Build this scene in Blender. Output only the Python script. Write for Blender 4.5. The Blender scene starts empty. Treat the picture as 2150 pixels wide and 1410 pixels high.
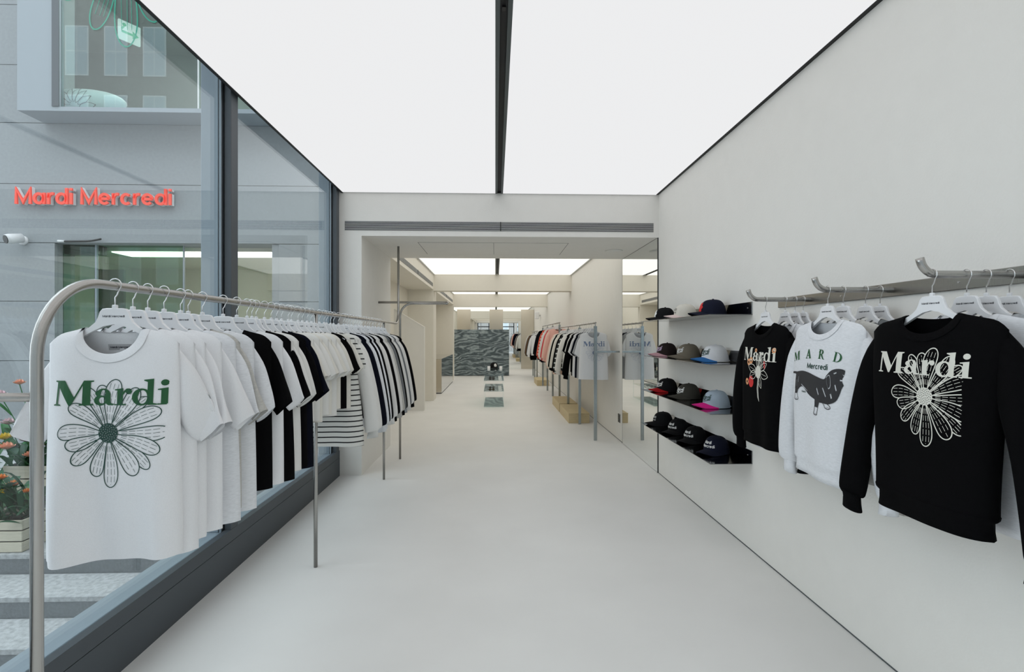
import bpy, math, random
from mathutils import Vector, Matrix
from mathutils.geometry import delaunay_2d_cdt

scene = bpy.context.scene
COL = scene.collection
R = math.radians
PI = math.pi

# ------------------------------------------------------------------ camera
cam_d = bpy.data.cameras.new('camera')
cam_d.lens = 18.0
cam_d.sensor_width = 36.0
cam_d.shift_y = 1 / 2150
cam_d.clip_start = 0.05
cam_d.clip_end = 200
cam = bpy.data.objects.new('camera', cam_d)
cam.location = (0, 0, 1.45)
cam.rotation_euler = (R(90), 0, -math.atan(35 / 1075))
COL.objects.link(cam)
scene.camera = cam

# ------------------------------------------------------------------ world: overcast daylight
world = bpy.data.worlds.new('overcast_sky')
scene.world = world
world.use_nodes = True
bg = world.node_tree.nodes['Background']
bg.inputs[0].default_value = (0.89, 0.935, 1.0, 1)
bg.inputs[1].default_value = 2.75

# ------------------------------------------------------------------ exposure
scene.cycles.transparent_max_bounces = 24
vs = scene.view_settings
vs.view_transform = 'Standard'
vs.look = 'None'
vs.exposure = 0.0
vs.gamma = 1.0
vs.use_curve_mapping = False

PANEL_FRONT = ((0.985, 0.99, 1.0), 0.86)     # colour and strength of the luminous stretch ceilings
PANEL_BACK = ((1.0, 0.98, 0.905), 1.15)

# ------------------------------------------------------------------ materials
MATS = {}

def mat(name, col, rough=0.6, metal=0.0, noise=0.0, nscale=40.0, bump=0.0, bscale=200.0, spec=0.5, sheen=0.0,
        emit=None, estr=0.0, stretch=None, anis=0.0):
    if name in MATS:
        return MATS[name]
    m = bpy.data.materials.new(name)
    m.use_nodes = True
    nt = m.node_tree
    b = nt.nodes['Principled BSDF']
    b.inputs['Base Color'].default_value = (*col, 1)
    b.inputs['Roughness'].default_value = rough
    b.inputs['Metallic'].default_value = metal
    b.inputs['Specular IOR Level'].default_value = spec
    if sheen:
        b.inputs['Sheen Weight'].default_value = sheen
    if emit:
        b.inputs['Emission Color'].default_value = (*emit, 1)
        b.inputs['Emission Strength'].default_value = estr
    if noise or bump:
        tc = nt.nodes.new('ShaderNodeTexCoord')
        src = tc.outputs['Object']
        if stretch:
            mp = nt.nodes.new('ShaderNodeMapping')
            mp.inputs['Scale'].default_value = stretch
            nt.links.new(src, mp.inputs[0])
            src = mp.outputs[0]
    if noise:
        n = nt.nodes.new('ShaderNodeTexNoise')
        n.inputs['Scale'].default_value = nscale
        n.inputs['Detail'].default_value = 5
        nt.links.new(src, n.inputs['Vector'])
        r = nt.nodes.new('ShaderNodeMapRange')
        r.inputs[1].default_value = 0.25
        r.inputs[2].default_value = 0.75
        r.inputs[3].default_value = 1 - noise
        r.inputs[4].default_value = 1 + noise
        nt.links.new(n.outputs[0], r.inputs[0])
        mx = nt.nodes.new('ShaderNodeMix')
        mx.data_type = 'RGBA'
        mx.blend_type = 'MULTIPLY'
        mx.inputs[0].default_value = 1.0
        mx.inputs[6].default_value = (*col, 1)
        nt.links.new(r.outputs[0], mx.inputs[7])
        nt.links.new(mx.outputs[2], b.inputs['Base Color'])
    if bump:
        n2 = nt.nodes.new('ShaderNodeTexNoise')
        n2.inputs['Scale'].default_value = bscale
        n2.inputs['Detail'].default_value = 3
        nt.links.new(src, n2.inputs['Vector'])
        bp = nt.nodes.new('ShaderNodeBump')
        bp.inputs['Strength'].default_value = bump
        bp.inputs['Distance'].default_value = 0.004
        nt.links.new(n2.outputs[0], bp.inputs['Height'])
        nt.links.new(bp.outputs[0], b.inputs['Normal'])
    MATS[name] = m
    return m

def glass(name, tint=(1, 1, 1), f0=0.04):
    """Thin architectural glass: mirror reflection by Schlick's Fresnel law, the rest passes tinted."""
    m = bpy.data.materials.new(name)
    m.use_nodes = True
    nt = m.node_tree
    nt.nodes.remove(nt.nodes['Principled BSDF'])
    out = nt.nodes['Material Output']
    lw = nt.nodes.new('ShaderNodeLayerWeight')
    lw.inputs[0].default_value = 0.5
    p = nt.nodes.new('ShaderNodeMath'); p.operation = 'POWER'; p.inputs[1].default_value = 5
    nt.links.new(lw.outputs['Facing'], p.inputs[0])
    ma = nt.nodes.new('ShaderNodeMath'); ma.operation = 'MULTIPLY_ADD'
    ma.inputs[1].default_value = 1 - f0; ma.inputs[2].default_value = f0
    nt.links.new(p.outputs[0], ma.inputs[0])
    t = nt.nodes.new('ShaderNodeBsdfTransparent'); t.inputs[0].default_value = (*tint, 1)
    g = nt.nodes.new('ShaderNodeBsdfGlossy'); g.inputs['Roughness'].default_value = 0.0
    g.inputs['Color'].default_value = (0.97, 0.99, 1, 1)
    mx = nt.nodes.new('ShaderNodeMixShader')
    nt.links.new(ma.outputs[0], mx.inputs[0])
    nt.links.new(t.outputs[0], mx.inputs[1]); nt.links.new(g.outputs[0], mx.inputs[2])
    nt.links.new(mx.outputs[0], out.inputs[0])
    MATS[name] = m
    return m

def emission(name, col, s):
    m = bpy.data.materials.new(name)
    m.use_nodes = True
    nt = m.node_tree
    nt.nodes.remove(nt.nodes['Principled BSDF'])
    e = nt.nodes.new('ShaderNodeEmission')
    e.inputs[0].default_value = (*col, 1); e.inputs[1].default_value = s
    nt.links.new(e.outputs[0], nt.nodes['Material Output'].inputs[0])
    MATS[name] = m
    return m

def stripes(name, ca, cb, period, duty, axis=2, rough=0.85):
    m = bpy.data.materials.new(name)
    m.use_nodes = True
    nt = m.node_tree
    b = nt.nodes['Principled BSDF']
    b.inputs['Roughness'].default_value = rough
    tc = nt.nodes.new('ShaderNodeTexCoord')
    sp = nt.nodes.new('ShaderNodeSeparateXYZ')
    nt.links.new(tc.outputs['Object'], sp.inputs[0])
    d = nt.nodes.new('ShaderNodeMath'); d.operation = 'DIVIDE'; d.inputs[1].default_value = period
    nt.links.new(sp.outputs[axis], d.inputs[0])
    fr = nt.nodes.new('ShaderNodeMath'); fr.operation = 'FRACT'
    nt.links.new(d.outputs[0], fr.inputs[0])
    lt = nt.nodes.new('ShaderNodeMath'); lt.operation = 'LESS_THAN'; lt.inputs[1].default_value = duty
    nt.links.new(fr.outputs[0], lt.inputs[0])
    mx = nt.nodes.new('ShaderNodeMix'); mx.data_type = 'RGBA'
    mx.inputs[6].default_value = (*ca, 1); mx.inputs[7].default_value = (*cb, 1)
    nt.links.new(lt.outputs[0], mx.inputs[0])
    nt.links.new(mx.outputs[2], b.inputs['Base Color'])
    MATS[name] = m
    return m

def marble(name):
    m = bpy.data.materials.new(name)
    m.use_nodes = True
    nt = m.node_tree
    b = nt.nodes['Principled BSDF']
    b.inputs['Roughness'].default_value = 0.25
    tc = nt.nodes.new('ShaderNodeTexCoord')
    mp = nt.nodes.new('ShaderNodeMapping')
    mp.inputs['Rotation'].default_value = (0, R(28), 0)
    mp.inputs['Scale'].default_value = (1.0, 1.0, 2.6)
    nt.links.new(tc.outputs['Object'], mp.inputs[0])
    nz = nt.nodes.new('ShaderNodeTexNoise')
    nz.inputs['Scale'].default_value = 0.75; nz.inputs['Detail'].default_value = 3
    nt.links.new(mp.outputs[0], nz.inputs['Vector'])
    vm = nt.nodes.new('ShaderNodeVectorMath'); vm.operation = 'MULTIPLY_ADD'
    vm.inputs[1].default_value = (2.6, 2.6, 3.4)
    nt.links.new(nz.outputs['Color'], vm.inputs[0]); nt.links.new(mp.outputs[0], vm.inputs[2])
    w = nt.nodes.new('ShaderNodeTexWave')
    w.wave_type = 'BANDS'; w.bands_direction = 'Z'
    w.inputs['Scale'].default_value = 0.9; w.inputs['Distortion'].default_value = 5
    w.inputs['Detail'].default_value = 9; w.inputs['Detail Scale'].default_value = 2.2
    w.inputs['Detail Roughness'].default_value = 0.72
    nt.links.new(vm.outputs[0], w.inputs['Vector'])
    cr = nt.nodes.new('ShaderNodeValToRGB')
    el = cr.color_ramp.elements
    el[0].position = 0.22; el[0].color = (0.045, 0.065, 0.075, 1)
    el[1].position = 0.80; el[1].color = (0.46, 0.53, 0.55, 1)
    e = el.new(0.45); e.color = (0.115, 0.15, 0.165, 1)
    e = el.new(0.60); e.color = (0.20, 0.25, 0.27, 1)
    gr = nt.nodes.new('ShaderNodeTexNoise')
    gr.inputs['Scale'].default_value = 4.5; gr.inputs['Detail'].default_value = 10; gr.inputs['Roughness'].default_value = 0.75
    nt.links.new(vm.outputs[0], gr.inputs['Vector'])
    mxm = nt.nodes.new('ShaderNodeMix')
    mxm.inputs[0].default_value = 0.62
    nt.links.new(w.outputs[1], mxm.inputs[2]); nt.links.new(gr.outputs[0], mxm.inputs[3])
    nt.links.new(mxm.outputs[0], cr.inputs[0])
    nt.links.new(cr.outputs[0], b.inputs['Base Color'])
    MATS[name] = m
    return m

M_WALL = mat('wall_plaster', (0.80, 0.785, 0.745), 0.9, noise=0.012, nscale=9, bump=0.25, bscale=90, spec=0.2)
M_WALLB = mat('wall_plaster_cream', (0.80, 0.765, 0.685), 0.9, noise=0.012, nscale=9, bump=0.25, bscale=90, spec=0.2)
M_FLOOR = mat('floor_microcement', (0.795, 0.787, 0.765), 0.62, noise=0.035, nscale=1.6, bump=0.06, bscale=40, spec=0.3)
M_BLACKTRIM = mat('dark_channel', (0.012, 0.013, 0.014), 0.6)
M_TRACK = mat('track_grey', (0.07, 0.085, 0.085), 0.5)
M_FRAME = mat('window_frame_grey', (0.085, 0.098, 0.11), 0.5, metal=0.3)
M_FRAMEL = mat('window_frame_light', (0.27, 0.32, 0.36), 0.45, metal=0.2)
M_FRAMED = mat('window_frame_dark', (0.012, 0.015, 0.018), 0.5)
M_GLASS = glass('clear_glass', (0.93, 0.965, 0.965))
M_GLASSG = glass('green_glass', (0.62, 0.80, 0.70))
M_GLASSB = glass('bay_glass', (0.80, 0.90, 0.88), 0.10)
M_SHELFG = glass('shelf_glass', (0.93, 0.972, 0.968), 0.05)
M_MIRROR = mat('mirror', (0.90, 0.92, 0.91), 0.0, metal=1.0)
M_STEEL = mat('brushed_steel', (0.43, 0.42, 0.40), 0.27, metal=1.0, bump=0.05, bscale=300, stretch=(1, 1, 0.04))
M_STEELM = mat('polished_steel', (0.62, 0.62, 0.60), 0.06, metal=1.0)
M_SHELF = mat('dark_polished_steel', (0.20, 0.205, 0.21), 0.10, metal=1.0)
M_CHROME = mat('chrome', (0.75, 0.75, 0.75), 0.12, metal=1.0)
M_PANELS = mat('satin_steel_panel', (0.66, 0.61, 0.52), 0.24, metal=1.0)
M_HANGER = mat('hanger_plastic', (0.80, 0.81, 0.83), 0.35)
M_HTEXT = mat('hanger_ink', (0.03, 0.035, 0.05), 0.5)
M_WOOD = mat('plywood', (0.60, 0.49, 0.29), 0.6, noise=0.10, nscale=7, stretch=(1, 6, 6))
M_CRATE = mat('crate_wood', (0.58, 0.54, 0.43), 0.8, noise=0.10, nscale=9, stretch=(1, 1, 8))
M_STONE = mat('facade_stone', (0.315, 0.335, 0.345), 0.85, noise=0.06, nscale=30, bump=0.25, bscale=160)
M_BAY = mat('bay_metal', (0.33, 0.37, 0.40), 0.6)
M_STEPT = mat('tread_granite_lit', (0.40, 0.415, 0.42), 0.85, noise=0.32, nscale=28, bump=0.9, bscale=70)  # step stone with the light on the treads put into its colour
M_STEPR = mat('riser_granite_shaded', (0.17, 0.185, 0.195), 0.85, noise=0.16, nscale=60, bump=0.4, bscale=90)  # same stone, darkened: the shade on the risers is painted into the colour
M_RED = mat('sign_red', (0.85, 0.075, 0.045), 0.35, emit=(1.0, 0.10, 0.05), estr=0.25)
M_WHITE = mat('white_plastic', (0.80, 0.80, 0.80), 0.4)
M_BLACKP = mat('black_plastic', (0.015, 0.015, 0.016), 0.4)
M_BLOCK = mat('rack_post_steel', (0.36, 0.40, 0.41), 0.22, metal=1.0)
M_GRILLE = mat('grille_metal', (0.62, 0.63, 0.62), 0.45, metal=0.1)
M_MARBLE = marble('grey_marble')

def fabric(name, col, noise=0.03, nscale=300, bump=0.12, bscale=330, stretch=None):
    return mat('fabric_' + name, col, 0.92, noise=noise, nscale=nscale, bump=bump, bscale=bscale, spec=0.06, stretch=stretch)

FAB = {
    'white': fabric('white', (0.80, 0.805, 0.82)),
    'offwhite': fabric('offwhite', (0.74, 0.735, 0.71)),
    'cream': fabric('cream', (0.72, 0.70, 0.64)),
    'ash': fabric('ash', (0.73, 0.745, 0.77), noise=0.09, nscale=60, stretch=(1, 1, 6)),
    'grey': fabric('grey', (0.36, 0.375, 0.39), noise=0.22, nscale=60, stretch=(1, 1, 6)),
    'oat': fabric('oat', (0.50, 0.49, 0.46), noise=0.14, nscale=60, stretch=(1, 1, 6)),
    'midgrey': fabric('midgrey', (0.15, 0.16, 0.165), noise=0.15, nscale=60, stretch=(1, 1, 6)),
    'black': fabric('black', (0.0030, 0.0030, 0.0034), noise=0.2, bump=0.15),
    'navy': fabric('navy', (0.0045, 0.0055, 0.011)),
    'pink': fabric('pink', (0.74, 0.42, 0.36)),
    'palepink': fabric('palepink', (0.78, 0.58, 0.50)),
    'red': fabric('red', (0.60, 0.035, 0.055)),
    'coral': fabric('coral', (0.68, 0.14, 0.08)),
    'brown': fabric('brown', (0.17, 0.105, 0.06)),
    'darkbrown': fabric('darkbrown', (0.045, 0.032, 0.026)),
    'skyblue': fabric('skyblue', (0.52, 0.58, 0.64)),
    'stripe': stripes('fabric_stripe', (0.70, 0.70, 0.665), (0.010, 0.011, 0.012), 0.0345, 0.24),
    'bwstripe': stripes('fabric_bwstripe', (0.012, 0.014, 0.016), (0.60, 0.64, 0.64), 0.085, 0.28),
    'redstripe': stripes('fabric_redstripe', (0.55, 0.03, 0.035), (0.75, 0.60, 0.55), 0.075, 0.35),
}
INK = {
    'green': mat('ink_green', (0.008, 0.088, 0.024), 0.6),
    'teal': mat('ink_teal', (0.008, 0.050, 0.036), 0.6),
    'cream': mat('ink_cream', (0.70, 0.69, 0.62), 0.6),
    'charcoal': mat('ink_charcoal', (0.022, 0.022, 0.025), 0.7),
    'blue': mat('ink_blue', (0.20, 0.26, 0.40), 0.7),
    'orange': mat('ink_orange', (0.75, 0.36, 0.17), 0.7),
    'red': mat('ink_red', (0.60, 0.02, 0.02), 0.7),
    'lav': mat('ink_lavender', (0.62, 0.48, 0.66), 0.7),
    'white': mat('ink_white', (0.82, 0.82, 0.80), 0.6),
    'grey': mat('ink_grey', (0.50, 0.50, 0.51), 0.7),
}

# ------------------------------------------------------------------ object helpers
def mesh_data(name, verts, faces, m, smooth=False):
    me = bpy.data.meshes.new(name)
    me.from_pydata([tuple(v) for v in verts], [], faces)
    if m:
        me.materials.append(m)
    if smooth:
        me.polygons.foreach_set('use_smooth', [True] * len(me.polygons))
    me.update()
    return me

def link(name, me, parent=None, loc=(0, 0, 0), rot=(0, 0, 0)):
    o = bpy.data.objects.new(name, me)
    COL.objects.link(o)
    o.location = loc
    o.rotation_euler = rot
    if parent:
        o.parent = parent
    return o

def obj(name, verts, faces, m, parent=None, smooth=False, loc=(0, 0, 0), rot=(0, 0, 0)):
    return link(name, mesh_data(name, verts, faces, m, smooth), parent, loc, rot)

def tag(o, label, cat, group=None):
    o['label'] = label
    o['category'] = cat
    if group:
        o['group'] = group
    return o

def thing(name, label, cat, loc=(0, 0, 0), rot=(0, 0, 0), group=None):
    return tag(link(name, None, None, loc, rot), label, cat, group)

def struct(o, label=None):
    o['kind'] = 'structure'
    if label:
        o['label'] = label
    return o

class MB:
    def __init__(s):
        s.v = []; s.f = []
    def box(s, a, b):
        i = len(s.v)
        x0, y0, z0 = a; x1, y1, z1 = b
        s.v += [(x0, y0, z0), (x1, y0, z0), (x1, y1, z0), (x0, y1, z0), (x0, y0, z1), (x1, y0, z1), (x1, y1, z1), (x0, y1, z1)]
        s.f += [tuple(i + k for k in q) for q in ((0, 3, 2, 1), (4, 5, 6, 7), (0, 1, 5, 4), (1, 2, 6, 5), (2, 3, 7, 6), (3, 0, 4, 7))]
        return s
    def bbox(s, a, b, r=0.003):
        """box with chamfered edges"""
        i = len(s.v)
        c = [(a[k] + b[k]) / 2 for k in range(3)]
        h = [abs(b[k] - a[k]) / 2 for k in range(3)]
        r = min(r, *[0.45 * q for q in h])
        idx = {}
        for sx in (-1, 1):
            for sy in (-1, 1):
                for sz in (-1, 1):
                    for ax in range(3):
                        p = [c[0] + sx * (h[0] - (0 if ax == 0 else r)), c[1] + sy * (h[1] - (0 if ax == 1 else r)),
                             c[2] + sz * (h[2] - (0 if ax == 2 else r))]
                        idx[(sx, sy, sz, ax)] = len(s.v)
                        s.v.append(tuple(p))
        for sg in (-1, 1):
            s.f.append([idx[(sg, *q, 0)] for q in ((-1, -1), (1, -1), (1, 1), (-1, 1))])
            s.f.append([idx[(q[0], sg, q[1], 1)] for q in ((-1, -1), (1, -1), (1, 1), (-1, 1))])
            s.f.append([idx[(*q, sg, 2)] for q in ((-1, -1), (1, -1), (1, 1), (-1, 1))])
        for s1 in (-1, 1):
            for s2 in (-1, 1):
                s.f.append([idx[(-1, s1, s2, 1)], idx[(1, s1, s2, 1)], idx[(1, s1, s2, 2)], idx[(-1, s1, s2, 2)]])
                s.f.append([idx[(s1, -1, s2, 0)], idx[(s1, 1, s2, 0)], idx[(s1, 1, s2, 2)], idx[(s1, -1, s2, 2)]])
                s.f.append([idx[(s1, s2, -1, 0)], idx[(s1, s2, 1, 0)], idx[(s1, s2, 1, 1)], idx[(s1, s2, -1, 1)]])
                for s3 in (-1, 1):
                    s.f.append([idx[(s1, s2, s3, k)] for k in range(3)])
        return s
    def tube(s, pts, r, n=12, caps=True, closed=False):
        pts = [Vector(p) for p in pts]
        i0 = len(s.v)
        up = None
        N = len(pts)
        rr = r if isinstance(r, (list, tuple)) else [r] * N
        for k, p in enumerate(pts):
            if k == 0: t = pts[1] - p
            elif k == N - 1: t = p - pts[k - 1]
            else: t = (pts[k + 1] - p).normalized() + (p - pts[k - 1]).normalized()
            t.normalize()
            if up is None:
                up = Vector((0, 0, 1)) if abs(t.z) < 0.9 else Vector((1, 0, 0))
            a = up - t * up.dot(t)
            if a.length < 1e-6:
                a = t.orthogonal()
            a.normalize(); up = a
            b = t.cross(a)
            for j in range(n):
                q = 2 * PI * j / n
                s.v.append(tuple(p + (a * math.cos(q) + b * math.sin(q)) * rr[k]))
        for k in range(N - 1):
            for j in range(n):
                j2 = (j + 1) % n
                s.f.append((i0 + k * n + j, i0 + k * n + j2, i0 + (k + 1) * n + j2, i0 + (k + 1) * n + j))
        if caps:
            s.f.append(tuple(i0 + j for j in reversed(range(n))))
            s.f.append(tuple(i0 + (N - 1) * n + j for j in range(n)))
        return s
    def prism(s, poly, axis, a, b):
        """extrude a 2D polygon along an axis (0,1,2) from a to b"""
        i = len(s.v); n = len(poly)
        for t in (a, b):
            for p in poly:
                q = [p[0], p[1]]
                q.insert(axis, t)
                s.v.append(tuple(q))
        s.f.append(tuple(range(i, i + n))); s.f.append(tuple(reversed(range(i + n, i + 2 * n))))
        for k in range(n):
            k2 = (k + 1) % n
            s.f.append((i + k, i + k2, i + n + k2, i + n + k))
        return s
    def ellipsoid(s, c, r, n=10, m=7):
        i = len(s.v)
        for k in range(m + 1):
            a = -PI / 2 + PI * k / m
            for j in range(n):
                q = 2 * PI * j / n
                s.v.append((c[0] + r[0] * math.cos(a) * math.cos(q), c[1] + r[1] * math.cos(a) * math.sin(q), c[2] + r[2] * math.sin(a)))
        for k in range(m):
            for j in range(n):
                j2 = (j + 1) % n
                s.f.append((i + k * n + j, i + k * n + j2, i + (k + 1) * n + j2, i + (k + 1) * n + j))
        return s
    def build(s, name, m, parent=None, smooth=False, loc=(0, 0, 0), rot=(0, 0, 0)):
        return obj(name, s.v, s.f, m, parent, smooth, loc, rot)

def box(name, a, b, m, parent=None, bev=0.0):
    return (MB().bbox(a, b, bev) if bev else MB().box(a, b)).build(name, m, parent)

def arc(c, r, a0, a1, n, plane):
    """arc points; plane is a pair of unit vectors"""
    u, v = Vector(plane[0]), Vector(plane[1])
    return [Vector(c) + u * (r * math.cos(a0 + (a1 - a0) * k / n)) + v * (r * math.sin(a0 + (a1 - a0) * k / n)) for k in range(n + 1)]

ORD = ['first', 'second', 'third', 'fourth', 'fifth', 'sixth', 'seventh', 'eighth', 'ninth', 'tenth', 'eleventh', 'twelfth',
       'thirteenth', 'fourteenth', 'fifteenth', 'sixteenth', 'seventeenth', 'eighteenth', 'nineteenth']
TENS = {20: 'twent', 30: 'thirt', 40: 'fort', 50: 'fift'}
def ordinal(n):
    if n <= 19:
        return ORD[n - 1]
    t = n // 10 * 10
    return TENS[t] + 'ieth' if n == t else TENS[t] + 'y-' + ORD[n - t - 1]

# ================================================================== SHELL OF THE SHOP
XR, XL, XG = 1.735, -1.395, -1.68          # right wall, left piers, glass plane
Y0, YH, YS = -1.3, 5.39, 6.90              # shopfront, header, end of the soffit
ZC, ZS, ZB = 2.949, 2.50, 2.85             # front luminous ceiling, soffit, back luminous ceiling
YM = 22.9                                  # mirror wall

struct(MB().box((-1.66, Y0, -.25), (XR + .25, YH, 0)).box((-2.45, YH, -.25), (XR + .25, YM + .3, 0)).build('floor', M_FLOOR), 'pale grey microcement floor running through the shop')
wr = struct(box('wall_right', (XR, Y0, 0), (XR + .25, YM + .3, 3.4), M_WALL))
wr['label'] = 'off-white plastered right wall of the shop'
# header above the passage with its soffit
hd = struct(box('wall_header', (-1.80, YH, ZS), (XR, YS, 3.4), M_WALL), 'plastered header over the passage with a long air grille')
for x0, x1 in ((-.86, -.02), (-.016, .82)):
    box('access_panel', (x0, 5.75, ZS - .0015), (x1, 6.55, ZS + .01), M_WALL, hd)
box('joint', (-.866, 5.744, ZS - .0008), (.826, 6.556, ZS + .004), M_BLACKTRIM, hd)
# left pier
struct(box('wall_pier', (-1.80, YH, 0), (XL, YS - .04, ZS), M_WALL), 'plastered pier standing at the end of the glass front')
# niche one (stair) behind the pier
wl = struct(link('wall_left', None), 'cream plastered left wall with two recesses')
box('recess_back', (-2.22, YS - .04, 0), (-1.97, 11.6, 2.9), M_WALLB, wl)
box('recess_end', (-2.22, 11.6, 0), (XL, 12.12, 2.9), M_WALLB, wl)
box('recess_fascia', (-1.97, YS, 2.505), (XL, 11.6, 2.9), M_WALLB, wl)
box('recess_back', (-2.22, 12.12, 0), (-1.97, 17.0, 2.9), M_WALLB, wl)
box('recess_end', (-2.22, 17.0, 0), (XL, 17.25, 2.9), M_WALLB, wl)
box('recess_fascia', (-1.97, 12.12, 2.505), (XL, 17.0, 2.9), M_WALLB, wl)
box('recess_back', (-2.45, 17.25, 0), (-2.2, YM, 2.9), M_WALLB, wl)
pp = MB().prism([(-1.97, 0), (-1.388, 0), (-1.388, 1.625), (-1.97, 1.975)], 1, 10.05, 10.17).build('stair_parapet', M_WALL)
struct(pp, 'plaster stair parapet with a sloping top in the left recess')
MB().prism([(-1.97, 1.975), (-1.388, 1.625), (-1.384, 1.637), (-1.97, 1.990)], 1, 10.045, 10.175).build('coping', M_WALL, pp)
# cross beams
struct(box('ceiling_beam', (XL, 11.62, 2.485), (XR, 11.95, 2.9), M_WALLB), 'nearer cream beam crossing the back ceiling')
struct(box('ceiling_beam', (XL, 17.0, 2.44), (XR, 17.3, 2.9), M_WALLB), 'farther cream beam crossing the back ceiling')
# ceilings (closed slab above the light boxes)
struct(box('ceiling', (-1.605, Y0, 3.12), (XR, YH, 3.4), M_BLACKTRIM), 'dark slab above the luminous front ceiling')
struct(box('ceiling', (-2.45, YS, 2.9), (XR, YM + .3, 3.4), M_WALLB), 'slab above the luminous back ceilings')
# luminous panels
M_LF = emission('luminous_front', *PANEL_FRONT)
M_LB = emission('luminous_back', *PANEL_BACK)
def panel(name, x0, x1, y0, y1, z, m, label, group):
    o = box(name, (x0, y0, z), (x1, y1, z + .012), m)
    tag(o, label, 'ceiling light', group)
panel('ceiling_light', -1.585, 0.0, Y0 + .05, 5.372, ZC, M_LF, 'large luminous ceiling panel on the window side of the front room', 'luminous panels')
panel('ceiling_light', 0.08, 1.70, Y0 + .05, 5.372, ZC, M_LF, 'large luminous ceiling panel on the sweatshirt wall side of the front room', 'luminous panels')
for i, (y0, y1) in enumerate(((YS + .02, 11.60), (11.97, 16.98), (17.32, YM - .02))):
    n = ('first', 'second', 'third')[i]
    panel('ceiling_light', XL + .035 if i < 2 else -2.17, .0, y0, y1, ZB, M_LB, n + ' luminous panel behind the header, left of the dark track', 'luminous panels')
    panel('ceiling_light', .08, XR - .035, y0, y1, ZB, M_LB, n + ' luminous panel behind the header, right of the dark track', 'luminous panels')
# dark reveals round the light boxes
tr = struct(link('trim_1', None), 'black shadow gap round the luminous front ceiling')
box('channel', (-1.605, Y0, ZC - .004), (-1.585, YH, 3.13), M_BLACKTRIM, tr)
box('channel', (1.70, Y0, ZC + .006), (XR, YH, 3.13), M_BLACKTRIM, tr)
box('channel', (-1.605, 5.372, ZC + .006), (XR, YH, 3.13), M_BLACKTRIM, tr)
tr = struct(link('trim_2', None), 'thin dark edge round the back luminous ceilings')
for (y0, y1) in ((YS + .02, 11.60), (11.97, 16.98), (17.32, YM - .02)):
    xl = XL if y0 < 17 else -2.2
    box('channel', (xl, y0, ZB - .01), (xl + .03, y1, ZB + .04), M_GRILLE, tr)
    box('channel', (XR - .035, y0, ZB - .01), (XR, y1, ZB + .04), M_GRILLE, tr)
# lighting track recessed between the panels
def track(y0, y1, z, label):
    t = thing('light_track', label, 'light track', (0.04, y0, z))
    L = y1 - y0
    MB().box((-.04, 0, -.004), (-.018, L, .03)).box((.018, 0, -.004), (.04, L, .03)).build('track_flange', M_TRACK, t)
    MB().box((-.018, 0, .02), (.018, L, .03)).build('track_slot', M_BLACKTRIM, t)
    for yy in (0.95, 2.4, 3.6):
        if yy < L:
            MB().box((-.008, yy, .012), (.008, yy + .03, .022)).build('track_connector', M_BLACKP, t)
track(Y0 + .05, 5.372, ZC, 'dark recessed light track splitting the front luminous ceiling')
track(YS + .02, 11.60, ZB, 'dark light track in the first luminous ceiling behind the header')
track(11.97, 16.98, ZB, 'dark light track between the two back beams')
track(17.32, YM - .02, ZB, 'dark light track by the mirror wall')
# baseboard shadow gap on the right
struct(box('baseboard_right', (XR - .003, Y0, 0), (XR + .01, YM, .006), M_TRACK))

# air grilles: each louvre a piece
def grille(x0, x1, z0, z1, y, n, label, parts=2):
    t = thing('air_grille', label, 'vent', ((x0 + x1) / 2, y, (z0 + z1) / 2))
    w = (x1 - x0) / 2; h = (z1 - z0) / 2
    MB().box((-w, -.002, -h), (w, .0, h)).build('grille_back', M_BLACKTRIM, t)
    me = MB().bbox((-w, -.008, -.0018), (w, -.002, .0018), .0006)
    md = mesh_data('louvre', me.v, me.f, M_GRILLE)
    for k in range(n):
        link('louvre', md, t, (0, 0, -h + (k + .5) * 2 * h / n))
    MB().box((-.004, -.011, -h), (.004, -.002, h)).build('grille_joint', M_BLACKTRIM, t)
    return t
grille(-1.568, 1.68, 2.557, 2.653, YH, 9, 'long slim louvred air grille set in the header')
for (y0, y1, lab) in ((7.0, 11.47, 'louvred air grille over the stair recess'), (12.4, 16.8, 'louvred air grille over the far left recess')):
    t = grille(-(y1 - y0) / 2, (y1 - y0) / 2, 2.565, 2.645, 0, 7, lab)
    t.location = (XL, (y0 + y1) / 2, 2.605)
    t.rotation_euler = (0, 0, R(90))

# ceiling disc, wall socket, wall speaker
t = thing('ceiling_speaker', 'round white disc on the soffit behind the header', 'ceiling speaker', (1.45, 6.22, ZS))
MB().tube([(0, 0, 0), (0, 0, -.012), (0, 0, -.016)], [.105, .105, .09], 32).build('rim', M_WALL, t, True)
MB().tube([(0, 0, -.016), (0, 0, -.019)], .085, 32).build('face', M_WALL, t)
t = thing('wall_socket', 'small dark steel socket low on the wall beside the mirror', 'socket', (XR, 7.10, .31))
MB().bbox((-.012, -.05, -.06), (0, .05, .06)).build('plate', M_SHELF, t)
for s in (-1, 1):
    MB().bbox((-.015, -.03, s * .028 - .018), (-.012, .03, s * .028 + .018)).build('outlet', M_BLACKP, t)
t = thing('wall_speaker', 'white box speaker high on the right wall near the mirrors', 'speaker', (XR, 19.6, 2.12))
MB().bbox((-.22, -.09, 0), (-.06, .09, .28), .02).build('body', M_WHITE, t)
MB().bbox((-.06, -.02, .1), (0, .02, .16)).build('bracket', M_WHITE, t)

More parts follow.
